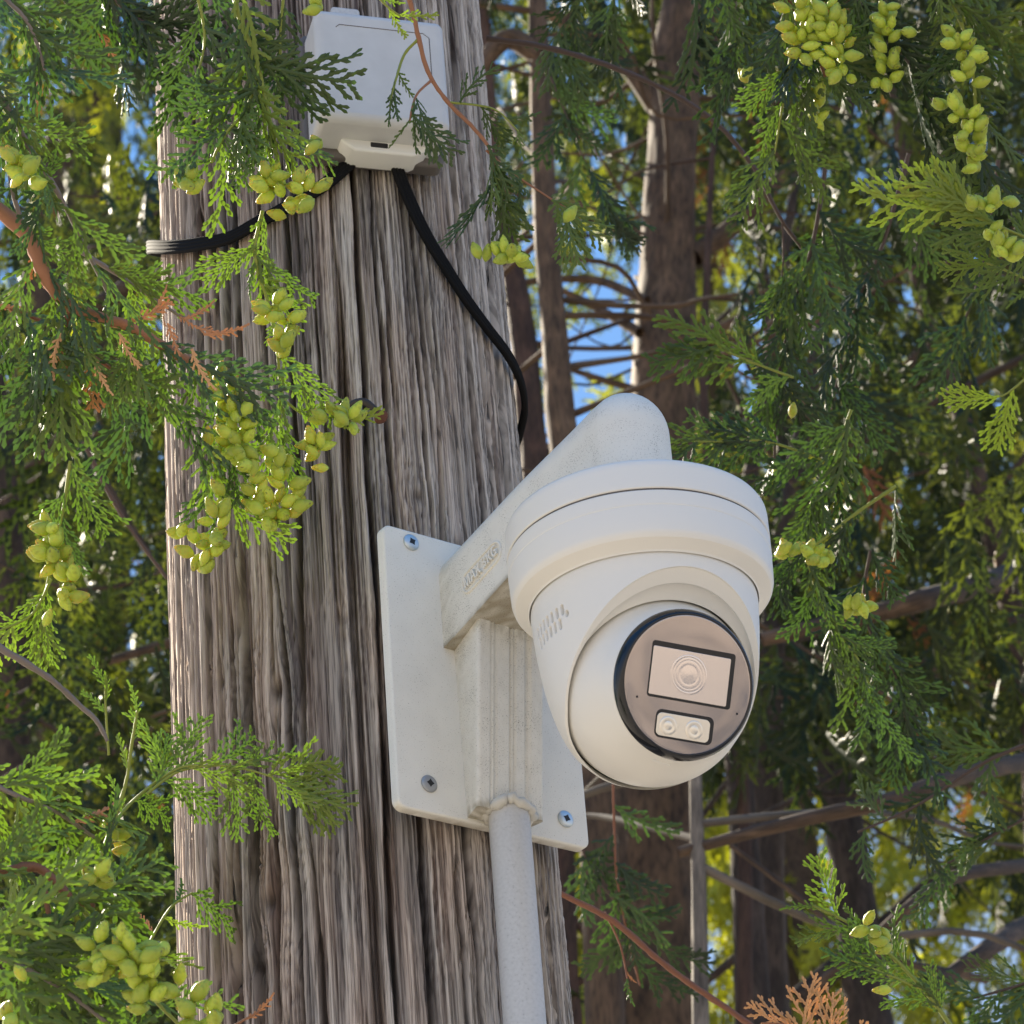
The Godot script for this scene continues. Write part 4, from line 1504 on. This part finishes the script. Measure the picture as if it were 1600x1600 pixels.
	for q in [[288, 498, 0.9, 0.2], [306, 512, 1.0, -0.25], [318, 522, 0.9, -0.1], [262, 505, 0.3, -0.9], [236, 492, 0.5, 0.5], [186, 520, 0.35, -0.9], [200, 505, 0.8, 0.3], [60, 392, -0.3, -0.9], [52, 400, 0.2, -0.9], [96, 520, -0.4, -0.8], [300, 545, 0.2, -1.0], [150, 560, 0.1, -1.0]]:
		put_spray(wb, at(q[0], q[1], 1.585), (cR * q[2] + cU * q[3]).normalized(), (-cF + cR * brng.randf_range(-0.5, 0.5)).normalized(), brng.randf_range(0.28, 0.46), M.dead if brng.randf() < 0.7 else M.dead_pale, young, "dead_leaf_spray")
	branch("cedar_branch", "blue green cedar branch along the upper left edge with a few shaded cones",
		[[[[-60, 60, 1.55], [0, 150, 1.55], [40, 220, 1.56], [90, 300, 1.57], [130, 380, 1.58], [170, 460, 1.59]], 1.8, 0.9, M.twig_grey], [[[-40, -40, 1.56], [40, 30, 1.56], [70, 110, 1.56]], 1.4, 0.8, M.twig_grey], [[[40, 365, 1.60], [20, 300, 1.6], [10, 240, 1.6]], 1.3, 0.8, M.twig_grey]],
		[[0, 0.0, 1.0, 18, 0.5, 0.95, 20, 60, 0.9, [4, 0, 1], 0.10, 0.8], [1, 0.0, 1.0, 12, 0.7, 1.1, 20, 60, 0.6, [4, 0], 0.0, 0.7], [2, 0.0, 1.0, 6, 0.5, 0.8, 20, 60, 0.4, [4, 0], 0.05, 0.7]],
		[[[[25, 245], [35, 270], [60, 280]], 1.54, 8, 18]])
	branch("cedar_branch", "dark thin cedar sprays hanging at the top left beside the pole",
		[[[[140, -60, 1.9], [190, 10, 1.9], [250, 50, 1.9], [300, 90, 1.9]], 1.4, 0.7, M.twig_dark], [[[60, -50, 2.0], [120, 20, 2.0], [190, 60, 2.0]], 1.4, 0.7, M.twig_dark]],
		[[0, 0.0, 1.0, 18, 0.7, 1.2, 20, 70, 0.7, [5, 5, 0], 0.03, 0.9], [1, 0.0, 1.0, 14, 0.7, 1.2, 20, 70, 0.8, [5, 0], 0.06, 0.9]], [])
	branch("cedar_branch", "cedar shoot at the left edge carrying a big cone cluster below the woody branch",
		[[[[110, 720, 1.6], [100, 790, 1.6], [85, 860, 1.6], [70, 930, 1.6]], 0.9, 0.6, M.twig_green], [[[80, 905, 1.6], [50, 960, 1.59], [0, 985, 1.58]], 0.8, 0.5, M.twig_green]],
		[[0, 0.0, 0.5, 4, 0.5, 0.8, 15, 45, 0.5, [1, 0], 0.0, 0.6], [0, 0.9, 1.0, 2, 0.4, 0.6, 10, 40, 0.4, [2], 0.0, 0.4], [1, 0.2, 1.0, 5, 0.5, 0.8, 10, 45, 0.3, [2, 1, 3], 0.0, 0.4]],
		[[[[75, 810], [75, 850]], 1.59, 5, 14], [[[75, 860], [110, 900], [100, 925]], 1.59, 16, 25], [[[73, 965], [74, 966]], 1.59, 1, 3]])
	branch("cedar_branch", "flat light green cedar frond reaching right across the pole below the knot",
		[[[[120, 1420, 1.55], [160, 1330, 1.57], [195, 1230, 1.58], [205, 1170, 1.58], [215, 1110, 1.58]], 1.1, 0.7, M.twig_green], [[[165, 1300, 1.57], [215, 1245, 1.60], [280, 1200, 1.61], [330, 1198, 1.61]], 0.9, 0.6, M.twig_green], [[[170, 1180, 1.58], [165, 1100, 1.58], [165, 1050, 1.58]], 0.7, 0.4, M.twig_green], [[[230, 1240, 1.60], [280, 1205, 1.61], [350, 1196, 1.61], [420, 1212, 1.61], [455, 1228, 1.61]], 0.8, 0.5, M.twig_green]],
		[[0, 0.55, 1.0, 5, 0.3, 0.44, 10, 40, -0.3, [2, 1], 0.0, 0.5], [1, 0.15, 0.7, 6, 0.4, 0.7, 20, 50, 0.0, [1, 2], 0.0, 0.6], [2, 0.2, 1.0, 4, 0.3, 0.44, 20, 50, -0.2, [1, 2], 0.0, 0.5], [3, 0.05, 0.92, 20, 0.54, 0.72, 32, 48, 0.0, [1, 2], 0.0, 0.25], [3, 0.9, 1.0, 4, 0.5, 0.6, 5, 20, 0.0, [2], 0.0, 0.25]], [])
	branch("cedar_branch", "dense cedar branch filling the bottom left corner with brown stem and plump cones",
		[[[[-60, 1370, 1.42], [0, 1362, 1.43], [60, 1356, 1.44], [110, 1400, 1.44], [145, 1415, 1.45]], 2.6, 1.6, M.twig_red], [[[110, 1400, 1.44], [180, 1480, 1.46], [240, 1560, 1.47], [300, 1620, 1.48]], 1.3, 0.8, M.twig_green], [[[-40, 1210, 1.45], [20, 1240, 1.45], [90, 1270, 1.46], [150, 1310, 1.47]], 1.3, 0.8, M.twig_grey], [[[-60, 1480, 1.40], [10, 1500, 1.4], [90, 1540, 1.41], [170, 1600, 1.42]], 1.5, 0.9, M.twig_grey], [[[70, 1390, 1.43], [80, 1450, 1.43], [95, 1500, 1.43]], 1.4, 0.9, M.twig_red]],
		[[0, 0.0, 1.0, 15, 0.7, 1.05, 30, 85, 0.35, [1, 0, 2, 1], 0.06, 0.8], [1, 0.0, 1.0, 11, 0.6, 0.9, 20, 75, 0.2, [1, 2, 1], 0.02, 0.8], [2, 0.0, 1.0, 14, 0.7, 1.1, 20, 75, 0.2, [1, 2, 1, 2], 0.08, 0.8], [3, 0.0, 1.0, 17, 0.8, 1.1, 20, 80, 0.2, [1, 0, 2], 0.05, 0.8], [4, 0.0, 1.0, 8, 0.8, 1.1, 20, 75, 0.4, [1, 2], 0.1, 0.8]],
		[[[[150, 1470], [145, 1530]], 1.40, 7, 17], [[[190, 1475], [225, 1500], [250, 1470]], 1.40, 11, 26], [[[215, 1520], [230, 1570]], 1.40, 10, 24], [[[285, 1545], [300, 1590], [340, 1590]], 1.40, 10, 24], [[[30, 1520], [32, 1522]], 1.38, 1, 3], [[[5, 1580], [18, 1590]], 1.38, 3, 8], [[[132, 1370], [165, 1362], [165, 1380]], 1.43, 4, 12], [[[178, 1300], [205, 1330]], 1.50, 4, 10]])
	branch("cedar_branch", "variegated yellowish cedar sprig curling at the pole's left edge near the bottom",
		[[[[230, 1480, 1.6], [265, 1420, 1.61], [300, 1395, 1.62]], 0.8, 0.5, M.twig_green]],
		[[0, 0.1, 1.0, 7, 0.4, 0.75, 10, 65, 0.4, [3, 1, 0], 0.08, 0.5]], [])
	branch("dead_sprig", "small orange dead sprig crossing the pole at the bottom edge",
		[[[[330, 1625, 1.5], [370, 1600, 1.5], [405, 1580, 1.5]], 0.7, 0.5, M.twig_orange]], [], [], "dead sprigs")
	var ds: Node3D = get_child(get_child_count() - 1)
	put_spray(ds, at(385, 1592, 1.5), (cR + cU * 0.45).normalized(), -cF, 0.32, M.dead, young, "dead_leaf_spray")
	branch("cedar_branch", "reddish cedar twig hanging across the junction box with curled dark green sprays",
		[[[[620, -60, 1.74], [640, 0, 1.74], [652, 50, 1.74], [668, 110, 1.74], [700, 160, 1.74], [740, 200, 1.74], [768, 240, 1.74], [775, 300, 1.75]], 1.5, 0.9, M.twig_orange], [[[655, 60, 1.74], [632, 85, 1.74], [620, 120, 1.73], [610, 155, 1.72]], 0.9, 0.6, M.twig_green], [[[675, 125, 1.74], [650, 150, 1.73], [640, 190, 1.72]], 0.8, 0.5, M.twig_orange], [[[700, 160, 1.74], [770, 170, 1.74], [810, 205, 1.74]], 0.7, 0.4, M.twig_green], [[[760, 235, 1.74], [800, 270, 1.75], [860, 310, 1.76], [885, 325, 1.76]], 0.7, 0.4, M.twig_orange]],
		[[1, 0.5, 1.0, 6, 0.4, 0.62, 5, 55, 0.9, [0, 1, 1], 0.0, 1.2], [2, 0.4, 1.0, 6, 0.4, 0.65, 5, 55, 1.1, [0, 1], 0.05, 1.3], [3, 0.1, 1.0, 6, 0.4, 0.6, 5, 60, 0.5, [1, 0], 0.0, 0.8], [0, 0.8, 1.0, 9, 0.5, 0.95, 5, 45, 0.9, [0, 1, 0], 0.05, 0.9], [4, 0.1, 1.0, 6, 0.4, 0.7, 5, 45, 0.8, [0, 1], 0.03, 0.8]],
		[[[[745, 396], [765, 394]], 1.75, 2, 5], [[[785, 395], [805, 400]], 1.75, 7, 15], [[[888, 337], [889, 338]], 1.75, 1, 2]])
	branch("cedar_sprig", "pale green cedar tip crossing the top of the junction box",
		[[[[560, -40, 1.7], [600, 5, 1.7], [625, 25, 1.7]], 0.7, 0.5, M.twig_green]], [[0, 0.3, 1.0, 4, 0.35, 0.5, 5, 35, 0.1, [3, 2], 0.0, 0.4]], [[[[480, 0], [505, 12]], 1.71, 3, 12]])
	# right of the camera
	branch("cedar_branch", "bushy cedar branch at the top right with pale hanging cone clusters",
		[[[[1180, -80, 1.85], [1220, -20, 1.85], [1260, 50, 1.85], [1290, 120, 1.85]], 1.8, 0.9, M.twig_red], [[[1300, -80, 1.86], [1340, 0, 1.86], [1400, 70, 1.86], [1460, 160, 1.87]], 1.6, 0.8, M.twig_grey], [[[1440, -80, 1.84], [1490, 10, 1.84], [1520, 100, 1.84], [1525, 240, 1.84]], 1.6, 0.8, M.twig_green], [[[1100, -80, 1.95], [1140, -20, 1.95], [1160, 60, 1.95]], 1.4, 0.8, M.twig_grey], [[[1240, 60, 1.85], [1225, 150, 1.85], [1210, 240, 1.85]], 1.0, 0.6, M.twig_green]],
		[[0, 0.2, 1.0, 15, 0.7, 1.1, 20, 65, 0.6, [6, 0, 5], 0.0, 0.7], [1, 0.2, 1.0, 20, 0.7, 1.1, 20, 65, 0.7, [5, 0, 5], 0.0, 0.8], [2, 0.1, 1.0, 20, 0.7, 1.1, 20, 65, 0.6, [0, 5, 6], 0.0, 0.8], [3, 0.1, 1.0, 10, 0.8, 1.1, 20, 60, 0.6, [5, 0], 0.0, 0.7], [4, 0.0, 1.0, 11, 0.6, 1.0, 20, 60, 0.5, [6, 6, 1], 0.0, 0.6]],
		[[[[1245, 10], [1260, 75]], 1.84, 16, 27], [[[1290, 20], [1310, 70], [1320, 120]], 1.84, 20, 24], [[[1385, 0], [1390, 60], [1380, 130]], 1.85, 16, 20], [[[1280, 150], [1270, 190]], 1.86, 6, 12], [[[1490, 55], [1515, 90], [1515, 140]], 1.83, 12, 18], [[[1480, 165], [1510, 190], [1520, 240]], 1.83, 18, 22], [[[1518, 262], [1528, 258]], 1.83, 2, 6], [[[1424, 48], [1425, 52]], 1.84, 1, 3], [[[1168, 100], [1164, 122]], 1.9, 2, 4]])
	branch("cedar_branch", "light green cedar spray pointing left from the right edge with small cones",
		[[[[1640, 380, 1.8], [1600, 370, 1.8], [1540, 345, 1.8], [1480, 325, 1.8]], 1.1, 0.6, M.twig_green], [[[1640, 450, 1.82], [1590, 430, 1.82], [1540, 410, 1.82]], 1.0, 0.6, M.twig_green], [[[1640, 300, 1.86], [1580, 300, 1.86], [1530, 290, 1.86]], 1.0, 0.6, M.twig_green]],
		[[0, 0.1, 1.0, 12, 0.6, 1.0, 5, 45, 0.0, [2, 2, 1, 3], 0.0, 0.5], [1, 0.1, 1.0, 9, 0.5, 0.9, 5, 50, 0.1, [2, 1], 0.0, 0.5], [2, 0.1, 1.0, 8, 0.5, 0.9, 5, 50, 0.3, [0, 1], 0.0, 0.6]],
		[[[[1520, 322], [1550, 320]], 1.79, 5, 12], [[[1545, 365], [1565, 390], [1580, 395]], 1.79, 9, 16], [[[1580, 310], [1590, 315]], 1.8, 2, 6]])
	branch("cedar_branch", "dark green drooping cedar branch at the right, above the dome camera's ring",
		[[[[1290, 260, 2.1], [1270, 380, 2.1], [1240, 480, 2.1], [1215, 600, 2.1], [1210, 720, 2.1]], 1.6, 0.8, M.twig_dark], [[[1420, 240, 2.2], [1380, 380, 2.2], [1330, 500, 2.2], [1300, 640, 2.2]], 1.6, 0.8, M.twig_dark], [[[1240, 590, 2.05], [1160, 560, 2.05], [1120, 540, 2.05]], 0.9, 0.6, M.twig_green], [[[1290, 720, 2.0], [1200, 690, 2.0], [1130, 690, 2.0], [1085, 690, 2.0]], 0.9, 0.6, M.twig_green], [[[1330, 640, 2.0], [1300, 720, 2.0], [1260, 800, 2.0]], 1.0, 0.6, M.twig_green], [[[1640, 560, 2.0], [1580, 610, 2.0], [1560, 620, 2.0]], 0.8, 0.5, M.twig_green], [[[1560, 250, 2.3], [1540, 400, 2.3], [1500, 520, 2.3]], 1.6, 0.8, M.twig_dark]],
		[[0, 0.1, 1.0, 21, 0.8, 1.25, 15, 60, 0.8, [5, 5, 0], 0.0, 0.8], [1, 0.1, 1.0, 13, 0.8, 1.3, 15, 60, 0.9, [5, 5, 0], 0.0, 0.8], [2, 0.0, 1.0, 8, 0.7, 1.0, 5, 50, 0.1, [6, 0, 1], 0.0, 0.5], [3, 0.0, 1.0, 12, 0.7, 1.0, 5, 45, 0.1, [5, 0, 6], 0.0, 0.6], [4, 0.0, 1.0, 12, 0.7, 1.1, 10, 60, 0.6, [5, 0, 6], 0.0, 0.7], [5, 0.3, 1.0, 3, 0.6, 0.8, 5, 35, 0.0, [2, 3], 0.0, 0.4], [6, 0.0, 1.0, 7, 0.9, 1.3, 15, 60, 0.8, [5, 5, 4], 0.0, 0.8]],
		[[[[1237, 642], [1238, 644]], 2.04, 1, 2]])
	branch("cedar_branch", "drooping cedar branch with a row of pale cones right beside the dome camera",
		[[[[1400, 760, 1.98], [1340, 800, 1.98], [1260, 860, 1.98], [1210, 870, 1.98]], 1.3, 0.7, M.twig_green], [[[1260, 870, 1.98], [1290, 960, 1.98], [1340, 1030, 1.98], [1370, 1100, 1.98]], 1.0, 0.6, M.twig_green], [[[1360, 860, 2.05], [1350, 960, 2.05], [1400, 1060, 2.05], [1420, 1160, 2.05]], 1.1, 0.7, M.twig_dark]],
		[[0, 0.0, 1.0, 9, 0.6, 0.9, 10, 50, 0.6, [5, 0], 0.0, 0.7], [1, 0.0, 1.0, 16, 0.6, 1.0, 10, 55, 0.6, [0, 5, 6], 0.0, 0.7], [2, 0.0, 1.0, 16, 0.7, 1.1, 10, 55, 0.7, [5, 5], 0.02, 0.8]],
		[[[[1215, 862], [1245, 862]], 1.97, 4, 8], [[[1262, 862], [1300, 872]], 1.97, 6, 10], [[[1318, 948], [1355, 944]], 1.97, 6, 8]])
	branch("bare_twig", "thin dark red bare twig arching across the upper right",
		[[[[760, 60, 2.1], [870, 78, 2.1], [1000, 122, 2.1], [1110, 185, 2.1], [1180, 265, 2.1], [1225, 350, 2.1], [1290, 430, 2.15]], 2.0, 1.2, M.twig_dark], [[[1222, 345, 2.1], [1224, 400, 2.1], [1220, 450, 2.1]], 0.8, 0.5, M.twig_dark]],
		[[0, 0.85, 1.0, 4, 0.5, 0.8, 10, 50, 0.8, [0, 4], 0.0, 0.8], [1, 0.5, 1.0, 3, 0.5, 0.7, 10, 40, 0.8, [0, 1], 0.0, 0.8]], [], "bare twigs")
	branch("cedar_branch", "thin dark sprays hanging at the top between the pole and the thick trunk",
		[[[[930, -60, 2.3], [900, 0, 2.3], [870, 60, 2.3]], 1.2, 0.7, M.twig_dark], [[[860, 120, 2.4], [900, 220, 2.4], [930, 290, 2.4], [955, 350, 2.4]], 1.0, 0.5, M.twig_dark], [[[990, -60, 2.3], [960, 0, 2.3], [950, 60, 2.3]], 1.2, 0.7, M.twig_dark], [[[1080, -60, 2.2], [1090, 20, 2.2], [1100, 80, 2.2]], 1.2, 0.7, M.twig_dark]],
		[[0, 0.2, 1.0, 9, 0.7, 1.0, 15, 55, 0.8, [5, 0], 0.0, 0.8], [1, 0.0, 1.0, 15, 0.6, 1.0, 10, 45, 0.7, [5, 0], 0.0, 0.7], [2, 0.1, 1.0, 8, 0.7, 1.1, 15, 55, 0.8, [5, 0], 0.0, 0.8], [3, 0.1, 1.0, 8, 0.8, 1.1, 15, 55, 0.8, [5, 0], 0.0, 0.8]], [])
	branch("cedar_branch", "fern like dark sprays hanging on a brown stem below the dome camera",
		[[[[958, 1225, 2.5], [960, 1300, 2.5], [965, 1380, 2.5], [985, 1480, 2.5], [1000, 1540, 2.5]], 1.2, 0.7, M.twig_red], [[[900, 1300, 2.5], [930, 1370, 2.5], [985, 1430, 2.5], [1020, 1470, 2.5]], 1.0, 0.6, M.twig_dark]],
		[[0, 0.1, 0.9, 12, 0.7, 1.1, 35, 75, 0.3, [5, 0], 0.03, 0.5], [1, 0.0, 1.0, 9, 0.8, 1.1, 20, 60, 0.4, [5, 0], 0.0, 0.5]], [])
	branch("bare_twig", "bare brown twig running from the pole down to the bottom edge under the camera",
		[[[[850, 1385, 2.0], [900, 1408, 2.0], [960, 1440, 2.0], [1030, 1500, 2.0], [1090, 1545, 2.0], [1170, 1600, 2.0], [1210, 1640, 2.0]], 1.9, 1.9, M.twig_red], [[[945, 1425, 2.0], [970, 1480, 2.0], [985, 1560, 2.0]], 0.8, 0.5, M.twig_red]], [[1, 0.5, 1.0, 3, 0.4, 0.6, 10, 50, 0.6, [1, 0], 0.3, 0.8]], [], "bare twigs")
	branch("cedar_branch", "light green cedar spray rising from the bottom right edge with young cones",
		[[[[1520, 1660, 1.75], [1470, 1580, 1.75], [1410, 1510, 1.76], [1340, 1450, 1.77], [1270, 1415, 1.78]], 1.4, 0.8, M.twig_green], [[[1440, 1545, 1.75], [1380, 1520, 1.75], [1330, 1500, 1.75]], 0.8, 0.5, M.twig_green]],
		[[0, 0.1, 1.0, 20, 0.4, 0.72, 5, 40, 0.0, [1, 1, 2, 6], 0.0, 0.8], [1, 0.1, 1.0, 6, 0.5, 0.8, 5, 40, 0.0, [0, 1], 0.0, 0.6]],
		[[[[1345, 1440], [1395, 1480]], 1.74, 5, 12], [[[1380, 1545], [1382, 1546]], 1.74, 1, 3]])
	branch("dead_branch", "orange dead cedar frond standing up at the bottom edge right of centre",
		[[[[1255, 1690, 1.8], [1258, 1640, 1.8], [1254, 1610, 1.8]], 1.0, 0.6, M.twig_orange], [[[1300, 1640, 1.8], [1240, 1605, 1.8], [1190, 1598, 1.8]], 0.9, 0.5, M.twig_orange]], [], [], "dead sprigs")
	var df: Node3D = get_child(get_child_count() - 1)
	brng.seed = 5
	for q in [[1256, 1634, -0.1, 1.0, 0.55], [1285, 1650, 0.35, 1.0, 0.5], [1262, 1612, -1.0, 0.12, 0.5], [1300, 1655, 0.7, 0.6, 0.45]]:
		put_spray(df, at(q[0], q[1], 1.8), (cR * q[2] + cU * q[3]).normalized(), (-cF + cR * brng.randf_range(-0.4, 0.4)).normalized(), q[4], M.dead_pale, sprays, "dead_leaf_spray")
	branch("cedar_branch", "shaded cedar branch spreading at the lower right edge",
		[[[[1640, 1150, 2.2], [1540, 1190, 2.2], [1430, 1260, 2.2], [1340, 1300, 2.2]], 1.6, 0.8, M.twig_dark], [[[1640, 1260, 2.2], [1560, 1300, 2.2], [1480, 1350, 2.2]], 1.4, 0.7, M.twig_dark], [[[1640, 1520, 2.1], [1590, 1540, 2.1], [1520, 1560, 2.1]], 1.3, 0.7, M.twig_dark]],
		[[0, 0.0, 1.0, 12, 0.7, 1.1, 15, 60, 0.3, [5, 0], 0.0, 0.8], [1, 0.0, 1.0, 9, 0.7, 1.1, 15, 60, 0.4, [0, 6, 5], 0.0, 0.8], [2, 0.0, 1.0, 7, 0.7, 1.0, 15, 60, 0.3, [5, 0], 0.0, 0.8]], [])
	branch("bare_twig", "grey bare twig slanting down from the left edge to the pole",
		[[[[-20, 1000, 1.5], [10, 1018, 1.5], [75, 1058, 1.51], [120, 1098, 1.52], [150, 1125, 1.52], [168, 1158, 1.52]], 1.9, 0.9, M.twig_grey]], [], [], "bare twigs")
	branch("bare_twig", "dark twig crossing the gap left of the pole below the cones",
		[[[[130, 690, 2.3], [165, 760, 2.3], [200, 820, 2.3], [262, 905, 2.3]], 1.7, 1.2, M.twig_dark]], [], [], "bare twigs")
